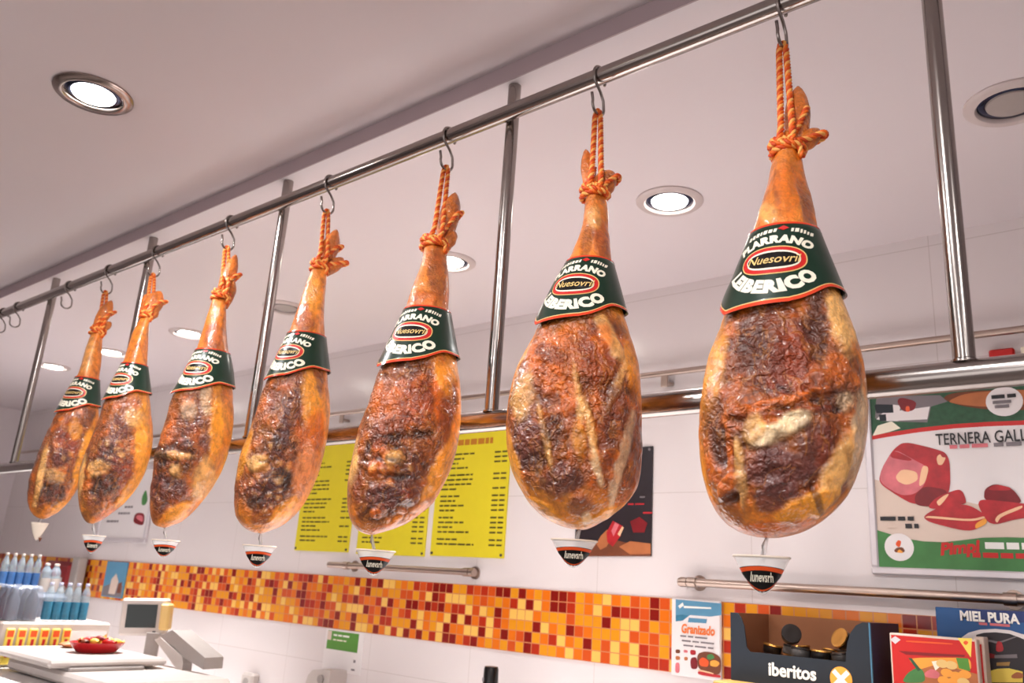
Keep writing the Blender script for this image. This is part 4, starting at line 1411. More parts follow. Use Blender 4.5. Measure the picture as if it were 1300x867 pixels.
# small cuts
pc.blob(qc([(500, 160), (580, 70), (760, 5), (800, 30), (830, 120), (780, 135), (600, 175)]), 'meat_red')
pc.blob(qc([(575, 110), (640, 60), (690, 40), (640, 110), (600, 150)]), 'fat')
pc.blob(qc([(470, 240), (510, 200), (640, 140), (840, 130), (990, 220), (1000, 290), (880, 350), (780, 345), (520, 280)]), 'meat_red')
pc.blob(qc([(480, 240), (520, 225), (860, 258), (990, 225), (990, 245), (870, 275), (520, 245)]), 'fat')
pc.blob(qc([(900, 290), (990, 240), (998, 290), (900, 340)]), 'orange_lt')
pc.blob(qc([(970, 100), (975, 5), (1060, -40), (1210, 0), (1300, 130), (1120, 110)]), 'meat_dk')
pc.blob(qc([(990, 15), (1065, -35), (1200, -5), (1180, 20)]), 'meat_red')
pc.blob(qc([(920, 140), (940, 90), (1120, 105), (1420, 140), (1420, 240), (1250, 250), (1070, 300), (1000, 280)]), 'meat_red')
pc.blob(qc([(1060, 260), (1090, 215), (1290, 135), (1290, 165), (1110, 235), (1080, 290)]), 'fat')
# green lower band and badge
wave = [edge(*p) for p in qc([(90, 345), (220, 385), (360, 420), (470, 438), (640, 445), (780, 430), (960, 408), (1160, 404), (1300, 408)])]
pc.xz([(xi, zi), (xj, zi), (xj, wave[-1][1] - .01)] + [(max(a, xi), b_) for a, b_ in wave[::-1]] + [(xi, wave[0][1])], 'green')
pc.disc(1100 + 272 / 6.5, 620 + 485 / 6.5, .041, .040, 'paper')
pc.blob(qc([(245, 450), (265, 425), (290, 435), (285, 465), (275, 490), (245, 470)]), 'orange')
pc.blob(qc([(230, 510), (255, 488), (300, 485), (322, 515), (310, 530), (240, 530)]), 'brown')
pc.blob(qc([(250, 528), (275, 500), (305, 525), (300, 535)]), 'orange_lt')
pc.mb.build('printed_picture', t)
yt_ = pc.top() - .0004
b = MB()
c = at_y(1188, 556, YB - .012)
tv, tf = text_mesh('TERNERA GALLEGA', .048, .0005, 0, 1.0)
tv = tv - [tv[:, 0].min(), 0]
k_ = (at_y(1299, 549, YB - .012)[0] - c[0]) / (tv[:, 0].max() * .755)
b.add([(c[0] + p[0] * k_, yt_, c[2] - .022 + p[1]) for p in tv], tf, 'ink_dark')
b.build('lettering', t)
b = MB()
c = at_y(1206, 570, YB - .012)
dashes(b, c[0], c[0] + .10, c[2], .011, 'meat_pk', rnd, yt_)
dashes(b, c[0] + .115, c[0] + .33, c[2], .011, 'ink_grey', rnd, yt_)
b.build('lettering', t)
b = MB()
c = at_y(1118, 661, YB - .012)
dashes(b, c[0], c[0] + .095, c[2], .012, 'ink_dark', rnd, yt_)
dashes(b, c[0] + .07, c[0] + .107, c[2] - .022, .013, 'ink_dark', rnd, yt_)
dashes(b, c[0] + .02, c[0] + .065, c[2] - .021, .008, 'beige', rnd, yt_)
b.build('lettering', t)
b = MB()
c = at_y(1216, 694, YB - .012)
wall_text(b, 'Pimpi', .046, c[0] + .004, c[2] - .018, yt_, 'red', .0022, .25, 1.0, .12)
c = at_y(1251, 694, YB - .012)
dashes(b, c[0], c[0] + .2, c[2] - .006, .018, 'white_ink', rnd, yt_)
c = at_y(1235, 704, YB - .012)
dashes(b, c[0], c[0] + .24, c[2] - .008, .014, 'red', rnd, yt_)
b.build('lettering', t)
b = MB()
c = at_y(1275, 510, YB - .012)
for k_, w_ in ((.010, .062), (-.005, .058), (-.018, .05)):
    dashes(b, c[0] - w_ / 2, c[0] + w_ / 2, c[2] + k_, .009 if k_ < .0 else .011, 'ink_dark' if k_ > 0 else 'ink_grey', rnd, yt_)
b.build('lettering', t)

# red sign just showing over the lower rail
p, q = at_y(1256, 455, YB - .02), at_y(1287, 441, YB - .02)
t = thing('wall_sign', 'small red sign high on the wall above the veal poster', 'sign', ((p[0] + q[0]) / 2, YB, p[2] - .03))
MB().box(((p[0] + q[0]) / 2, YB - .012, (p[2] + q[2]) / 2 - .02), (q[0] - p[0], .024, q[2] - p[2] + .04), 'red', ch=.004).build('panel', t)
MB().box((q[0] + .024, YB - .010, q[2] - .025), (.016, .02, .05), 'cream', ch=.003).build('edge_tab', t)

# acrylic flyer on the mosaic
x0, x1, z0, z1 = -1.505, -1.322, CZ - .247, CZ + .002
t = thing('flyer_holder', 'white edged flyer with blue sky top, orange script and a burger, on the orange mosaic', 'flyer', ((x0 + x1) / 2, YB - .006, z0))
MB().box(((x0 + x1) / 2, YB - .0145, (z0 + z1) / 2), (x1 - x0, .015, z1 - z0), 'paper', ch=.004).build('sheet', t)
qf = lambda L: [(850 + a / 7.74, 755 + b_ / 7.74) for a, b_ in L]
pc = Pic(YB - .0224)
pc.px(qf([(60, 45), (510, 85), (510, 200), (400, 215), (200, 200), (130, 255), (60, 262)]), 'sky')
pc.px(qf([(60, 200), (130, 195), (190, 205), (130, 250), (60, 260)]), 'teal')
pc.px(qf([(85, 110), (130, 75), (140, 105), (100, 135)]), 'white_ink')
pc.px(qf([(140, 108), (410, 125), (410, 140), (140, 130)]), 'white_ink')
pc.px(qf([(190, 225), (370, 240), (360, 280), (180, 270)]), 'sky')
pc.blob(qf([(60, 535), (105, 540), (105, 575), (60, 575)]), 'brown')
pc.blob(qf([(60, 600), (105, 605), (105, 640), (60, 640)]), 'bread')
pc.blob(qf([(60, 665), (100, 668), (100, 770), (55, 765)]), 'meat_pk')
pc.blob(qf([(145, 610), (180, 612), (180, 645), (145, 645)]), 'bread')
pc.blob(qf([(140, 540), (180, 545), (180, 570), (140, 568)]), 'meat_pk')
pc.blob(qf([(205, 540), (260, 545), (260, 590), (205, 590)]), 'meat_red')
pc.blob(qf([(205, 620), (270, 610), (280, 730), (210, 730)]), 'meat_dk')
pc.blob(qf([(270, 580), (350, 555), (440, 570), (510, 620), (505, 780), (420, 790), (280, 730)]), 'brown')
pc.blob(qf([(290, 640), (330, 610), (390, 650), (380, 710), (300, 700)]), 'orange')
pc.blob(qf([(400, 650), (450, 640), (500, 670), (470, 710), (400, 700)]), 'orange_lt')
pc.blob(qf([(370, 590), (420, 580), (450, 620), (400, 640), (370, 630)]), 'green')
pc.blob(qf([(285, 730), (440, 770), (430, 785), (280, 750)]), 'fat')
pc.blob(qf([(280, 745), (430, 780), (505, 790), (505, 820), (280, 785)]), 'meat_red')
pc.mb.build('printed_picture', t)
b = MB()
c = at_y(886, 800, YB - .022)
wall_text(b, 'Granizado', .040, c[0], c[2] - .012, pc.top(), 'orange_script', .0014, .1, .74)
b.build('lettering', t)
b = MB()
for (a, bq), w_ in (((864, 808), .10), ((866, 814), .12), ((868, 820), .11)):
    c = at_y(a, bq, YB - .022)
    dashes(b, c[0], c[0] + w_, c[2], .005, 'ink_grey', rnd, pc.top())
b.build('lettering', t)

# white card with green notice
x0, x1, z0, z1 = -3.372, -3.095, CZ - .425, CZ - .242
t = thing('notice_card', 'white card with a green printed panel below the orange mosaic', 'notice', ((x0 + x1) / 2, YB, z0))
MB().box(((x0 + x1) / 2, YB - .002, (z0 + z1) / 2), (x1 - x0, .004, z1 - z0), 'paper', ch=.0008).build('sheet', t)
pc = Pic(YB - .0042)
pc.xz([(x0 + .016, z1 - .090), (x1 - .035, z1 - .090), (x1 - .035, z1 - .008), (x0 + .016, z1 - .008)], 'green_card')
pc.xz([(x0 + .016, z1 - .05), (x0 + .045, z1 - .05), (x0 + .045, z1 - .01), (x0 + .016, z1 - .01)], 'beige')
pc.mb.build('printed_panel', t)
b = MB()
dashes(b, x0 + .06, x1 - .10, z1 - .030, .008, 'white_ink', rnd, pc.top())
dashes(b, x0 + .06, x1 - .12, z1 - .050, .006, 'cream', rnd, pc.top())
dashes(b, x1 - .055, x1 - .040, z0 + .05, .012, 'ink_grey', rnd, pc.top())
dashes(b, x1 - .065, x1 - .040, z0 + .015, .008, 'ink_grey', rnd, pc.top())
b.build('lettering', t)

# far framed notice behind the second and third ham
x0, x1, z0, z1 = -5.95, -5.255, CZ + .118, CZ + .62
t = thing('framed_notice', 'pale grey framed notice on the wall behind the far hams', 'notice', ((x0 + x1) / 2, YB, z0))
MB().box(((x0 + x1) / 2, YB - .006, (z0 + z1) / 2), (x1 - x0 - .01, .010, z1 - z0 - .01), 'paper').build('sheet', t)
b = MB()
for cx, cz, sx, sz in (((x0 + x1) / 2, z0 + .014, x1 - x0, .028), ((x0 + x1) / 2, z1 - .014, x1 - x0, .028), (x0 + .014, (z0 + z1) / 2, .028, z1 - z0 - .056), (x1 - .014, (z0 + z1) / 2, .028, z1 - z0 - .056)):
    b.box((cx, YB - .010, cz), (sx, .020, sz), 'silver', ch=.004)
b.build('frame', t)
qn = lambda L: [(100 + a / 6.667, 590 + b_ / 6.667) for a, b_ in L]
pc = Pic(YB - .0112)
pc.blob(qn([(455, 490), (480, 405), (560, 410), (550, 520)]), 'meat_dk')
pc.blob(qn([(480, 450), (495, 425), (545, 430), (540, 490)]), 'meat_pk')
pc.mb.build('printed_picture', t)
pc = Pic(YB - .0112)
pc.blob(qn([(530, 340), (535, 270), (570, 200), (585, 300), (560, 345)]), 'green')
pc.mb.build('printed_picture', t)
for (a, bq), w_ in (((135, 663), .18), ((150, 653), .16), ((158, 645), .12)):
    c = at_y(a, bq, YB - .012)
    b = MB()
    dashes(b, c[0], c[0] + w_, c[2], .014, 'ink_grey', rnd, YB - .0117)
    b.build('lettering', t)

# blue poster by the grey post
x0, x1, z0, z1 = -5.70, -5.42, CZ - .225, CZ - .004
t = thing('poster', 'small blue poster with a pale figure, on the mosaic behind the scale display', 'poster', ((x0 + x1) / 2, YB - .006, z0))
MB().box(((x0 + x1) / 2, YB - .010, (z0 + z1) / 2), (x1 - x0, .008, z1 - z0), 'sky', ch=.001).build('sheet', t)
pc = Pic(YB - .0142)
pc.xz([(x0 + .01, z0 + .006), (x1 - .01, z0 + .006), (x1 - .01, z0 + .075), (x0 + .16, z0 + .10), (x0 + .01, z0 + .06)], 'ink_grey')
pc.xz([(x0 + .09, z0 + .02), (x0 + .18, z0 + .02), (x0 + .20, z0 + .10), (x0 + .15, z0 + .15), (x0 + .10, z0 + .11)], 'beige')
pc.xz([(x0 + .20, z0 + .03), (x0 + .25, z0 + .03), (x0 + .25, z0 + .10), (x0 + .21, z0 + .09)], 'brown')
pc.mb.build('printed_picture', t)
x0 = -6.0
t = thing('steel_post', 'plain grey upright post standing before the far end of the mosaic', 'post', (x0, 2.64, CZ - .62))
MB().box((x0, 2.64, CZ - .30), (.10, .06, .62), 'grey', ch=.006).build('upright', t)
MB().box((x0, 2.64, CZ - .612), (.16, .10, .016), 'grey', ch=.004).build('base_plate', t)
p = at_y(83, 729, YB - .03)
t = thing('wall_box', 'dark red cabinet fixed to the mosaic behind the water bottles', 'wall box', (p[0], YB - .006, p[2] - .09))
MB().box((p[0], YB - .056, p[2]), (.44, .10, .17), 'dred', ch=.03).build('case', t)
MB().tube([(p[0] + .02, YB - .106, p[2] + .01), (p[0] + .02, YB - .116, p[2] + .01)], .03, 'red', 16).build('button', t, True)
p = at_y(80, 741, YB - .056)
t = thing('wall_mount_dispenser', 'small white dispenser below the dark red cabinet', 'dispenser', (p[0], YB, p[2] - .06))
MB().box((p[0], YB - .055, p[2]), (.20, .11, .12), 'white', ch=.02).build('case', t)
MB().box((p[0] - .02, YB - .075, p[2] - .068), (.18, .06, .016), 'grey', ch=.004).build('lip', t)

# soap dispenser and small white box low on the wall, black bottle
p = at_y(414, 862, YB - .05)
t = thing('soap_dispenser', 'rounded white dispenser on the wall below the green notice', 'dispenser', (p[0], YB, p[2] - .12))
b = MB()
prof = [(-.5, .0), (-.5, .55), (-.42, .80), (-.25, .95), (.1, 1.0), (.5, 1.0), (.5, .0)]
b.prism([(p[0] + a * .17, YB - .10, p[2] - .12 + c_ * .165) for a, c_ in prof], (0, .10, 0), 'white')
b.build('case', t)
MB().tube([(p[0] + .03, YB - .10, p[2] + .005), (p[0] + .03, YB - .112, p[2] + .005)], .018, 'grey', 16).build('button', t, True)
MB().box((p[0], YB - .06, p[2] - .13), (.12, .06, .02), 'grey', ch=.004).build('nozzle_tray', t)
p = at_y(316, 866, YB - .03)
t = thing('socket_box', 'small white socket box low on the wall beside the scale', 'socket', (p[0], YB, p[2] - .05))
MB().box((p[0], YB - .025, p[2]), (.10, .05, .09), 'white', ch=.012).build('case', t)
MB().tube([(p[0], YB - .05, p[2]), (p[0], YB - .053, p[2])], .022, 'grey', 18).build('outlet', t, True)
p = at_y(624, 846, 2.5)
t = thing('black_bottle', 'black topped bottle standing before the white wall under the mosaic', 'bottle', (p[0], 2.5, CZ - .62))
MB().lathe((p[0], 2.5, CZ - .62), [(0, 0), (.034, 0), (.036, .01), (.036, .19), (.033, .215), (.026, .235), (.025, .25)], 'dgrey', 28).build('body', t, True)
MB().lathe((p[0], 2.5, CZ - .62), [(.027, .248), (.029, .25), (.027, p[2] - CZ + .62 - .008), (.024, p[2] - CZ + .62), (0, p[2] - CZ + .62)], 'black', 28).build('cap', t, True)
MB().box((p[0] - .012, 2.472, p[2] - .045), (.008, .003, .012), 'ink_grey').build('mark', t)

# ---------------------------------------------------- boxes on the wall shelf
ZS = CZ - .212
xl_, xr_, yf, yb_ = -1.146, -.756, 2.385, 2.645
zt_ = CZ - .028
t = thing('display_box', 'dark green cardboard display box with cut-away front and pale lettering, full of small tins', 'display box', ((xl_ + xr_) / 2, (yf + yb_) / 2, ZS))
th = .005
fx = lambda x: xl_ + (x - 150) / 905 * (xr_ - xl_)
fz = lambda y: zt_ - (y - 410) / 430 * (zt_ - ZS)
zl = lambda z: z - .0
cut = [(0, 0), (0, 1), (.055, 1), (.085, .93), (.108, .80), (.118, .62), (.125, .50), (.15, .44), (.835, .44), (.845, .62), (.855, .72), (.875, .84), (.915, .95), (.96, 1), (1, 1), (1, 0)]
P = [(xl_ + a * (xr_ - xl_), yf, ZS + c_ * (zt_ - ZS)) for a, c_ in cut]
b = MB()
n_ = len(P)
# left column, middle, right column as convex pieces joined edge to edge
for seq in ([0, 1, 2, 3, 4, 5, 6, 7], [0, 7, 8, 15], [8, 9, 10, 11, 12, 13, 14, 15]):
    b.prism([P[i] for i in seq], (0, th, 0), 'navy')
b.build('front_panel', t)
MB().box((xr_ - th / 2, (yf + yb_) / 2 + th / 2, (ZS + zt_) / 2), (th, yb_ - yf - th, zt_ - ZS), 'purple_side').build('side_panel', t)
MB().box((xl_ + th / 2, (yf + yb_) / 2 + th / 2, (ZS + zt_) / 2), (th, yb_ - yf - th, zt_ - ZS), 'cardboard').build('side_panel', t)
MB().box(((xl_ + xr_) / 2, yb_ - th / 2, (ZS + zt_) / 2), (xr_ - xl_ - 2 * th, th, zt_ - ZS), 'cardboard').build('back_panel', t)
MB().box(((xl_ + xr_) / 2, (yf + yb_) / 2, ZS + .045), (xr_ - xl_ - 2 * th, yb_ - yf - 2 * th, .006), 'cardboard').build('inner_tray', t)
MB().box((xr_ + .0012, yf + .003, (ZS + zt_) / 2), (.003, .008, zt_ - ZS), 'navy_edge').build('edge_strip', t)
b = MB()
wall_text(b, 'iberitos', .047, xl_ + .46 * (xr_ - xl_), ZS + .026, yf - .0012, 'white_ink', .0014, 0, .93)
b.build('lettering', t)
bx, bz = xl_ + .80 * (xr_ - xl_), ZS + .037
pc = Pic(yf - .0008)
pc.xz([(bx + .029 * math.cos(a), bz + .031 * math.sin(a)) for a in np.linspace(0, 2 * PI, 24, endpoint=False)], 'orange_lt')
for a0 in (PI / 4, 3 * PI / 4):
    c_, s_ = math.cos(a0), math.sin(a0)
    pc.xz([(bx + c_ * .027 - s_ * .006, bz + s_ * .027 + c_ * .006), (bx - c_ * .027 - s_ * .006, bz - s_ * .027 + c_ * .006), (bx - c_ * .027 + s_ * .006, bz - s_ * .027 - c_ * .006), (bx + c_ * .027 + s_ * .006, bz + s_ * .027 - c_ * .006)], 'white_ink')
pc.mb.build('round_emblem', t)
# tins in two tilted layers
rnd = random.Random(12)
proto = {}
ti = 0
for layer, zz in ((0, ZS + .0485), (1, ZS + .0765)):
    for ix in range(6 if layer == 0 else 5):
        for iy in range(3):
            if layer == 1 and rnd.random() < .25: continue
            gold = rnd.random() < .5
            x = xl_ + .042 + (ix + .5 * layer) * .058
            y = yf + .045 + iy * .078
            k_ = 'tin_gold' if gold else 'tin_dark'
            lab = 'small gold foil topped tin in the dark green display box' if gold else 'small dark tin in the dark green display box'
            if k_ not in proto:
                tt_ = thing('small_tin', lab, 'tin', (x, y, zz), 'tins in the display box')
                MB().lathe((x, y, zz), [(0, 0), (.024, 0), (.0265, .003), (.0265, .020), (.024, .022)], 'tin_dark' if gold else 'dgrey', 18).build('body', tt_, True)
                MB().lathe((x, y, zz), [(.0275, .0205), (.0285, .022), (.0275, .0255), (.018, .0265), (.012, .0258), (0, .0258)], 'tin_gold' if gold else 'tin_dark', 18).build('lid', tt_, True)
                proto[k_] = tt_
            else:
                tt_ = copy_tree(proto[k_], (x, y, zz), lab)
                if layer: tt_.rotation_euler = (rnd.uniform(-.2, .2), rnd.uniform(-.2, .2), 0)
for x, y, rx, lab in ((xl_ + .13, yf + .12, .5, 'dark tin propped upright in the dark green display box'), (xr_ - .10, yf + .11, -.5, 'gold tin standing on edge above the others in the dark green display box')):
    tt_ = copy_tree(proto['tin_dark' if rx > 0 else 'tin_gold'], (x, y, ZS + .128), lab)
    tt_.rotation_euler = (1.15, .0, rx)

# red snack box
yf2 = 2.40
p = at_y(1129, 803, yf2); q = at_y(1239, 806, yf2)
x0, x1, zt2 = p[0], q[0], p[2]
t = thing('snack_box', 'red carton printed with vegetables and fried snacks, beside the dark green display box', 'carton', ((x0 + x1) / 2, yf2 + .03, ZS))
MB().box(((x0 + x1) / 2, yf2 + .03, (ZS + zt2) / 2), (x1 - x0, .06, zt2 - ZS), 'beige', ch=.002).build('body', t)
qr = lambda L: [(1050 + a / 5.192, 700 + b_ / 5.192) for a, b_ in L]
xi, xj, zi = x0 + .004, x1 - .004, ZS + .004
pc = Pic(yf2 - .0004)
pc.xz([(xi, zi), (xj, zi), (xj, zt2 - .005), (xi, zt2 - .005)], 'red')
pc.px(qr([(860, 570), (955, 572), (948, 700)]), 'yellow_lt')
pc.blob(qr([(895, 600), (915, 585), (935, 600), (915, 620)]), 'orange')
pc.px(qr([(415, 580), (450, 558), (485, 582), (450, 610)]), 'silver')
pc.px(qr([(470, 655), (720, 672), (910, 682), (905, 695), (700, 690), (520, 680)]), 'dred')
pc.blob(qr([(520, 585), (830, 605), (830, 615), (520, 597)]), 'orange')
pc.blob(qr([(535, 700), (930, 700), (950, 730), (950, 790), (640, 790), (560, 740)]), 'orange_lt')
pc.px(qr([(850, 700), (930, 705), (945, 790), (870, 770)]), 'green_card')
a_, b_ = edge, None
pc.xz([(xi + .03, zi), (xj, zi), (xj, zi + .08), (xi + .11, zi + .095), (xi + .06, zi + .075)], 'bread')
pc.blob(qr([(490, 866), (530, 800), (600, 760), (640, 790), (650, 866)]), 'green')
pc.px(qr([(535, 700), (560, 705), (620, 780), (600, 790)]), 'green_dk')
pc.blob(qr([(640, 800), (690, 770), (745, 800), (735, 840), (650, 830)]), 'meat_pk')
pc.px(qr([(690, 725), (730, 720), (745, 760), (715, 785)]), 'cream')
for a, c_ in ((790, 800), (850, 820), (770, 850), (910, 810), (830, 862), (900, 862), (760, 740), (820, 750)):
    pc.disc(1050 + a / 5.192, 700 + c_ / 5.192, .014, .010, 'orange_lt' if (a // 10) % 2 else 'gold', 12)
pc.mb.build('printed_front', t)

# blue honey carton behind
yf3 = 2.50
p = at_y(1187, 770, yf3)
x0, x1, zt3 = p[0], -.06, p[2]
t = thing('honey_carton', 'blue carton with white MIEL PURA lettering and a white arched picture, behind the red carton', 'carton', ((x0 + x1) / 2, yf3 + .06, ZS))
MB().box(((x0 + x1) / 2, yf3 + .06, (ZS + zt3) / 2), (x1 - x0, .12, zt3 - ZS), 'blue', ch=.002).build('body', t)
qh = lambda L: [(1180 + a / 8.1, 760 + b_ / 8.1) for a, b_ in L]
pc = Pic(yf3 - .0004)
H_ = lambda a, c_: (lambda w_: (w_[0], w_[2]))(at_y(1180 + a / 8.1, 760 + c_ / 8.1, yf3))
pc.xz([H_(320, 100), H_(960, 130), (x1 - .004, H_(960, 130)[1]), (x1 - .004, H_(960, 240)[1]), H_(960, 245), H_(480, 245)], 'blue_dk')
arch = [H_(330, 400), H_(400, 350), H_(520, 318), H_(680, 310), H_(830, 325), H_(940, 360)]
pc.xz([(arch[0][0], ZS + .004)] + [(arch[-1][0] + .16, ZS + .004), (arch[-1][0] + .15, arch[-1][1] - .06), (arch[-1][0] + .06, arch[-1][1] - .01)] + arch[::-1], 'paper')
inn = [H_(480, 372), H_(560, 350), H_(680, 345), H_(820, 360), H_(930, 400)]
pc.xz([(inn[0][0], ZS + .006), (inn[-1][0] + .10, ZS + .006), (inn[-1][0] + .09, inn[-1][1] - .05), (inn[-1][0] + .03, inn[-1][1] - .012)] + inn[::-1], 'dark_photo')
pc.px(qh([(500, 415), (690, 460), (700, 440), (520, 400)]), 'ink_grey')
pc.blob(qh([(690, 440), (740, 435), (770, 540), (680, 550)]), 'meat_red')
pc.px(qh([(720, 440), (890, 385), (895, 395), (750, 450)]), 'ink_grey')
pc.px(qh([(530, 560), (560, 545), (680, 575), (680, 610), (540, 615)]), 'dred')
pc.px(qh([(670, 580), (900, 570), (905, 610), (670, 612)]), 'ink_grey')
pc.px(qh([(690, 655), (830, 650), (820, 690), (690, 690)]), 'wood')
pc.px(qh([(530, 770), (700, 720), (820, 715), (960, 750), (960, 860), (530, 860)]), 'yellow_lt')
pc.blob(qh([(840, 790), (900, 750), (965, 770), (965, 820), (850, 820)]), 'bread')
pc.mb.build('printed_front', t)
b = MB()
tv, tf = text_mesh('MIEL PURA', .040, .0016, 0, 1.0)
tv = tv - [tv[:, 0].min(), 0]
a0, a1 = H_(318, 205), H_(930, 225)
b.add([(a0[0] + p_[0] * (a1[0] - a0[0]) / tv[:, 0].max(), pc.top(), a0[1] - .003 + p_[1] * .82) for p_ in tv], tf, 'white_ink')
b.build('lettering', t)
b = MB()
dashes(b, H_(510, 260)[0], H_(835, 265)[0], H_(510, 268)[1], .006, 'meat_pk', rnd, pc.top())
b.build('lettering', t)
p, q = at_y(1239, 808, 2.44), at_y(1247, 812, 2.44)
t = thing('white_carton', 'narrow white carton edge between the red carton and the dark arched picture', 'carton', ((p[0] + q[0]) / 2, 2.455, ZS))
MB().box(((p[0] + q[0]) / 2 + .002, 2.455, (ZS + p[2]) / 2), (q[0] - p[0] + .006, .05, p[2] - ZS), 'beige', ch=.002).build('body', t)
MB().box(((p[0] + q[0]) / 2 + .002, 2.4295, (ZS + p[2]) / 2), (.008, .0012, (p[2] - ZS) * .8), 'red').build('printed_stripe', t)

# ------------------------------------------------------- scale on the counter
t = thing('shop_scale', 'white shop scale with flat weighing plate and tilted dark display', 'scale', (-3.6, 1.8, ZK))
MB().box((-3.56, 1.80, ZK + .029), (.90, .50, .045), 'white', ch=.012).build('base', t)
MB().box((-3.62, 1.72, ZK + .055), (.30, .30, .022), 'grey', ch=.004).build('plate_support', t)
MB().box((-3.785, 1.735, ZK + .078), (.60, .48, .028), 'white', ch=.010).build('weighing_plate', t)
for y in (1.60, 1.98):
    for x in (-3.96, -3.16):
        MB().tube([(x, y, ZK + .0004), (x, y, ZK + .006)], .02, 'dgrey', 12).build('foot', t, True)
yd = 2.12
mc = at_y(184, 783, yd)
h_ = np.array([mc[0], mc[1], 0]); h_ /= np.linalg.norm(h_)
u_ = np.array([h_[1], -h_[0], 0.0]); u_ = u_ * .94 + h_ * -.34; u_ /= np.linalg.norm(u_); h2 = np.array([-u_[1], u_[0], 0])
Rm = np.array([u_, h2, [0, 0, 1.0]]).T
tl = math.radians(-3); Rt_ = Rm @ np.array([[math.cos(tl), 0, math.sin(tl)], [0, 1, 0], [-math.sin(tl), 0, math.cos(tl)]])
dist = abs((mc - EYE) @ FWD); k_ = dist / F_PX
MB().box(mc, (58 * k_, .05, 45 * k_), 'white', Rt_, ch=.010).build('display_case', t)
b = MB().box(mc - h2 * .0262 - u_ * 2 * k_ + np.array([0, 0, .004]), (38 * k_, .003, 28 * k_), 'screen', Rt_, ch=.001)
b.build('screen', t)
MB().box(mc - h2 * .026 + u_ * 17 * k_ - np.array([0, 0, 18 * k_]), (4 * k_, .006, 5 * k_), 'dgrey', Rt_, ch=.002).build('knob', t)
c = at_y(211, 783, yd + .05)
MB().box(c, (12 * k_, .06, 32 * k_), 'gold', Rt_, ch=.008).build('paper_roll', t)
pk = [at_y(a, b_, 2.02) for a, b_ in ((200, 808), (219, 800), (260, 835), (258, 850), (231, 834), (222, 822))]
MB().prism(pk, (-.02, .10, 0), 'grey').build('keypad_panel', t)
pk = [at_y(a, b_, 2.015) for a, b_ in ((196, 812), (203, 809), (231, 833), (232, 842), (230, 858), (221, 858), (222, 846))]
MB().prism(pk, (-.01, .05, 0), 'white').build('arm', t)
p0 = at_y(190, 806, yd)
MB().tube([(p0[0], yd + .02, ZK + .003), (p0[0], yd + .02, p0[2] + .01)], .032, 'grey', 18).build('column', t, True)
MB().box((p0[0], yd + .02, ZK + .0105), (.20, .12, .016), 'grey', ch=.004).build('column_foot', t)

# red dish with snacks, small packet
ZPT = ZK + .0922
p = at_z(138, 830, ZPT)
dx, dy = -3.77, 1.80
t = thing('red_dish', 'red oval dish of wrapped sweets on the weighing plate', 'dish', (dx, dy, ZPT))
MB().lathe((dx, dy, ZPT), [(0, 0), (.070, 0), (.078, .004), (.100, .030), (.108, .042), (.104, .042), (.094, .032), (.070, .010), (0, .008)], 'dish_red', 36, ex=.85, ey=1.05).build('bowl', t, True)


def sweet(name, c, s, m, label, group, rot):
    o = MB()
    a = np.array([[math.cos(rot), -math.sin(rot), 0], [math.sin(rot), math.cos(rot), 0], [0, 0, 1]])
    G = []
    for i in range(9):
        q_ = i / 8 * 2 - 1
        r_ = s * (.52 * math.sqrt(max(0, 1 - (q_ / .62) ** 2)) + .05 if abs(q_) < .62 else .05 + (abs(q_) - .62) * .75)
        G.append([np.array(c) + a @ np.array([q_ * s * 1.15, r_ * math.cos(j * PI / 4), r_ * .8 * math.sin(j * PI / 4)]) for j in range(8)])
    o.grid(np.array(G), m, True)
    ob = o.build(name, None, 'all', loc=c)
    tag(ob, label, 'sweet', group)


rnd = random.Random(3)
for i in range(12):
    a, r_ = i * 2.4, .018 + .055 * math.sqrt(i / 12)
    mm = ('dred', 'orange_lt', 'red', 'gold', 'brown', 'yellow_lt')[i % 6]
    sweet('wrapped_sweet', (dx + r_ * math.cos(a) * .8, dy + r_ * math.sin(a) * 1.05, ZPT + .040 + .020 * (1 - r_ / .08)), .030, mm,
          'small wrapped sweet heaped in the red oval dish', 'sweets in the red dish', rnd.uniform(0, 3))
p = at_z(93, 822, ZPT)
t = thing('snack_packet', 'dark reddish packet lying on the white plate beside the red dish', 'packet', (p[0], p[1], ZPT))
G = []
for i in range(9):
    q_ = i / 8 * 2 - 1
    G.append([(p[0] + .05 * math.cos(j * PI / 6) * (1 - .3 * q_ * q_), p[1] + .055 * q_, ZPT + .013 + .013 * (1 - q_ ** 4 * .9) * math.sin(j * PI / 6)) for j in range(12)])
MB().grid(np.array(G), 'bread', True).build('pouch', t, 'all')
MB().box((p[0], p[1] + .056, ZPT + .013), (.07, .010, .003), 'dred').build('seal', t)

# striped carton of packets
cx0, cx1, cy0, cy1 = -4.44, -4.13, 1.54, 2.02
zc_ = at_x(62, 790, cx1)[2]
t = thing('packet_carton', 'white topped carton showing a row of yellow and red packets, under the water bottles', 'carton', ((cx0 + cx1) / 2, (cy0 + cy1) / 2, ZK))
MB().box(((cx0 + cx1) / 2, (cy0 + cy1) / 2, (ZK + zc_) / 2), (cx1 - cx0, cy1 - cy0, zc_ - ZK), 'offwhite', ch=.008).build('body', t)
hz_ = zc_ - ZK
n_ = 9
for i in range(6):
    y = cy0 + .022 + i * .048
    b = MB()
    b.box((cx1 + .006, y + .018, ZK + hz_ * .46), (.012, .036, hz_ * .80), 'yellow_lt', ch=.004)
    b.box((cx1 + .0125, y + .018, ZK + hz_ * .42), (.002, .012, hz_ * .40), 'red')
    b.box((cx1 + .0125, y + .018, ZK + hz_ * .74), (.002, .026, hz_ * .14), 'orange')
    b.build('packet_front', t)
b = MB()
b.box((cx1 + .0015, cy1 - .10, ZK + hz_ * .45), (.003, .17, hz_ * .70), 'paper')
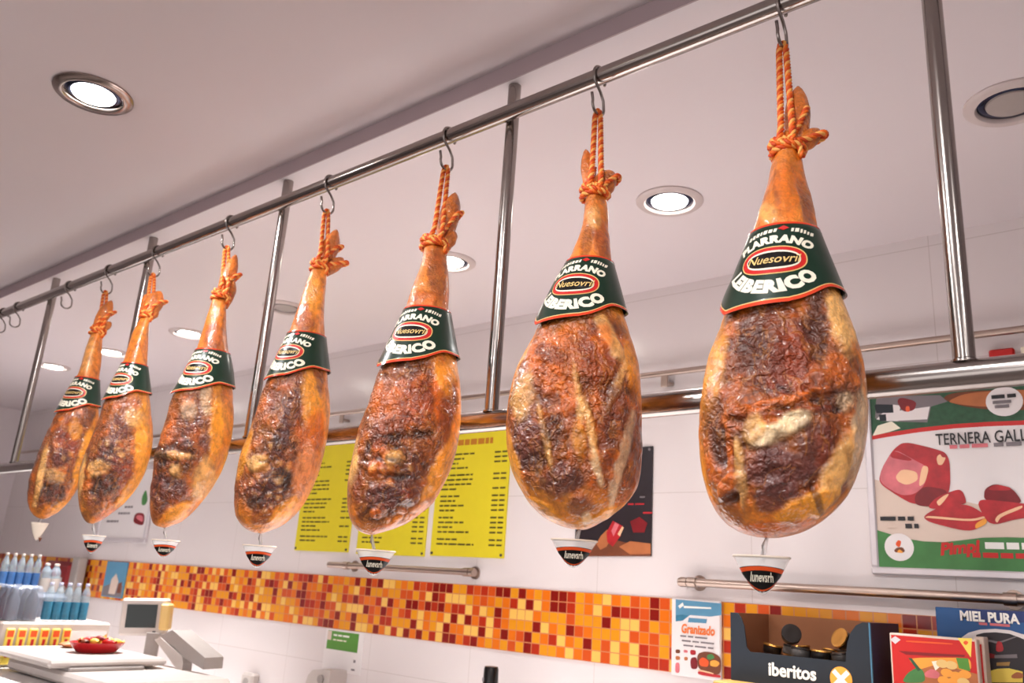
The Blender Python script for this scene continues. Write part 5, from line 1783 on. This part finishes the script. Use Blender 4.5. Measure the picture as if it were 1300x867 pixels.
b.add([(cx1 + .0034, cy1 - .115 + .045 * math.cos(a), ZK + hz_ * .48 + hz_ * .17 * math.sin(a)) for a in np.linspace(0, 2 * PI, 20, endpoint=False)], [tuple(range(20))], 'green')
b.add([(cx1 + .0036, cy1 - .03 + .018 * a, ZK + hz_ * c_) for a, c_ in ((-1, .2), (1, .2), (1, .75), (-1, .6))], [(0, 1, 2, 3)], 'orange_lt')
b.build('printed_end', t)


# ------------------------------------------------------------ water bottles
def bottle(x, y, z, h, r, label_m, cap_m, label, group):
    t = thing('water_bottle', label, 'bottle', (x, y, z), group)
    MB().lathe((x, y, z), [(0, .004), (r * .8, 0), (r, .006), (r, h * .20), (r * .95, h * .23), (r, h * .26), (r, h * .55), (r * .9, h * .62), (r, h * .66), (r * .86, h * .76), (r * .48, h * .88), (r * .40, h * .91), (r * .40, h * .94)], 'water', 22).build('body', t, True)
    MB().lathe((x, y, z), [(r * 1.015, h * .05), (r * 1.02, h * .055), (r * 1.02, h * .50), (r * 1.015, h * .505)], label_m, 22).build('label', t, True)
    MB().lathe((x, y, z), [(r * .44, h * .925), (r * .47, h * .93), (r * .47, h * .99), (r * .40, h), (0, h)], cap_m, 18).build('cap', t, True)
    return t


hb = .172
BR = .49 * abs(at_x(79.5, 790, cx1 - .05)[1] - at_x(68, 790, cx1 - .05)[1])
place = ['farthest from the scale', 'second from the shrink wrap', 'in the middle', 'second from the scale', 'closest to the scale']
pb = None
for i, px in enumerate((56, 68, 79.5, 91, 102.5)):
    c = at_x(px, 790, cx1 - .05)
    lab = 'teal labelled water bottle in the front row on the carton, ' + place[i]
    if pb is None:
        pb = bottle(c[0], c[1], zc_, hb, BR, 'teal', 'lilac', lab, 'front row of water bottles on the carton')
    else:
        copy_tree(pb, (c[0], c[1], zc_), lab)
# shrink wrapped pack on the carton and one behind it
def pack(x0, x1, y0, y1, z, h, label):
    t = thing('shrink_wrapped_pack', label, 'bottle pack', ((x0 + x1) / 2, (y0 + y1) / 2, z))
    nx, ny = max(1, round((x1 - x0) / .066)), max(1, round((y1 - y0) / .066))
    G = []
    M_ = 40
    for q_, hh in ((0, 0), (.97, .03), (1, .10), (1, .78), (.96, .90), (.86, 1.0), (.3, .97)):
        row = []
        for j in range(M_):
            a = 2 * PI * j / M_
            ca, sa = math.cos(a), math.sin(a)
            k_ = q_ * (1 + .025 * math.sin(a * 2 * (nx + ny)))
            row.append(((x0 + x1) / 2 + (x1 - x0) / 2 * k_ * np.sign(ca) * abs(ca) ** .35, (y0 + y1) / 2 + (y1 - y0) / 2 * k_ * np.sign(sa) * abs(sa) ** .35, z + h * hh + .004 * math.sin(a * 9)* (hh > .5)))
        G.append(row)
    G.append([((x0 + x1) / 2, (y0 + y1) / 2, z + h * .96)] * M_)
    MB().grid(np.array(G), 'shrink', True).build('film', t, 'all')
    for i in range(nx):
        for j in range(ny):
            x, y = x0 + (i + .5) * (x1 - x0) / nx, y0 + (j + .5) * (y1 - y0) / ny
            MB().lathe((x, y, z), [(0, .004), (.028, .004), (.028, h * .6), (.012, h * .84), (.012, h * .92), (0, h * .92)], 'crate', 12).build('wrapped_bottle', t, True)


a0, a1 = at_x(12, 790, cx1 - .06), at_x(52, 790, cx1 - .06)
pack(cx0 + .08, cx1 - .02, cy0 + .005, at_x(48, 790, cx1 - .05)[1], zc_, .15, 'grey shrink-wrapped bottle pack on the carton beside the teal labelled bottles')
xb = -4.80
z2 = at_x(40, 752, xb)[2] 
y0_, y1_ = at_x(-30, 752, xb)[1], at_x(71, 752, xb)[1]
t = thing('storage_crate', 'grey crate behind the carton carrying the rear water bottles', 'crate', (xb, (y0_ + y1_) / 2, ZK))
MB().box((xb, (y0_ + y1_) / 2, (ZK + z2) / 2), (.26, y1_ - y0_, z2 - ZK), 'crate', ch=.010).build('body', t)
MB().box((xb, (y0_ + y1_) / 2, z2 - .02), (.28, y1_ - y0_ + .02, .02), 'crate', ch=.006).build('rim', t)
for i, px in enumerate((53, 65)):
    c = at_x(px, 754, xb + .075)
    lab = ('white capped water bottle standing behind the teal row, with grey label', 'dull capped water bottle standing behind the teal row, second of the pair')[i]
    bottle(c[0], c[1], z2, .15, .026, 'grey', ('white', 'offwhite')[i], lab, 'pair of bottles behind the front row')
pb = None
for i, px in enumerate((0, 10.5, 21, 31.5, 42)):
    c = at_x(px, 746, xb - .04)
    lab = 'blue labelled water bottle in the far row, ' + ('at the very edge of view', 'second from the edge of view', 'middle one of five', 'fourth from the edge of view', 'last before the bare mosaic')[i]
    if pb is None:
        pb = bottle(c[0], c[1], z2, .19, .48 * abs(at_x(21, 746, xb - .02)[1] - at_x(10.5, 746, xb - .02)[1]), 'blue_label', 'offwhite', lab, 'far row of blue labelled bottles')
    else:
        copy_tree(pb, (c[0], c[1], z2), lab)

# bucket of red sweets at the edge of view, yellow bag behind it
bx_, by_ = -4.20, 1.405
zb1 = at_x(8, 797, bx_)[2]
t = thing('sweet_bucket', 'dark brown bucket heaped with red sweets at the end of the counter', 'bucket', (bx_, by_, ZK))
hb_ = zb1 - ZK
MB().lathe((bx_, by_, ZK), [(0, 0), (.075, 0), (.082, .01), (.100, hb_ * .92), (.106, hb_ * .93), (.106, hb_), (.096, hb_), (.090, hb_ - .04), (0, hb_ - .04)], 'brown', 28).build('pail', t, True)
MB().lathe((bx_, by_, ZK), [(.1065, hb_ - .003), (.109, hb_ - .001), (.108, hb_ + .003), (.102, hb_ + .003)], 'dgrey', 28).build('rim', t, True)
for i in range(20):
    a, r_ = i * 2.4, .058 * math.sqrt(i / 20)
    sweet('wrapped_sweet', (bx_ + r_ * math.cos(a), by_ + r_ * math.sin(a), ZK + hb_ - .012 + .012 + .07 * (1 - (r_ / .062) ** 2)), .034, ('red', 'orange', 'red', 'dred')[i % 4],
          'shiny red wrapped sweet heaped in the dark brown bucket', 'red sweets in the bucket', rnd.uniform(0, 3))
p = at_x(1, 765, -4.42)
t = thing('crisp_bag', 'yellow bag standing behind the bucket of red sweets', 'bag', (-4.50, p[1] - .04, ZK))
zt4 = at_x(3, 747, -4.5)[2]
G = []
for i in range(10):
    q_ = i / 9
    w_ = .06 * (1 - .5 * max(0, q_ - .8) / .2 * .2); d_ = .045 * math.sin(PI * min(1, .12 + q_ * .86)) + .004
    G.append([(-4.50 + d_ * math.cos(j * PI / 8), p[1] - .04 + w_ * math.sin(j * PI / 8), ZK + q_ * (zt4 - ZK)) for j in range(16)])
MB().grid(np.array(G), 'yellow_lt', True).build('pouch', t, 'all')
MB().box((-4.50, p[1] - .04, zt4 + .006), (.008, .11, .014), 'gold').build('seal', t)

# ------------------------------------------------------------------- light
w = bpy.data.worlds.new('daylight'); sc.world = w
w.use_nodes = True
bg = w.node_tree.nodes['Background']
bg.inputs['Color'].default_value = (1.0, .955, .94, 1)
bg.inputs['Strength'].default_value = 1.6
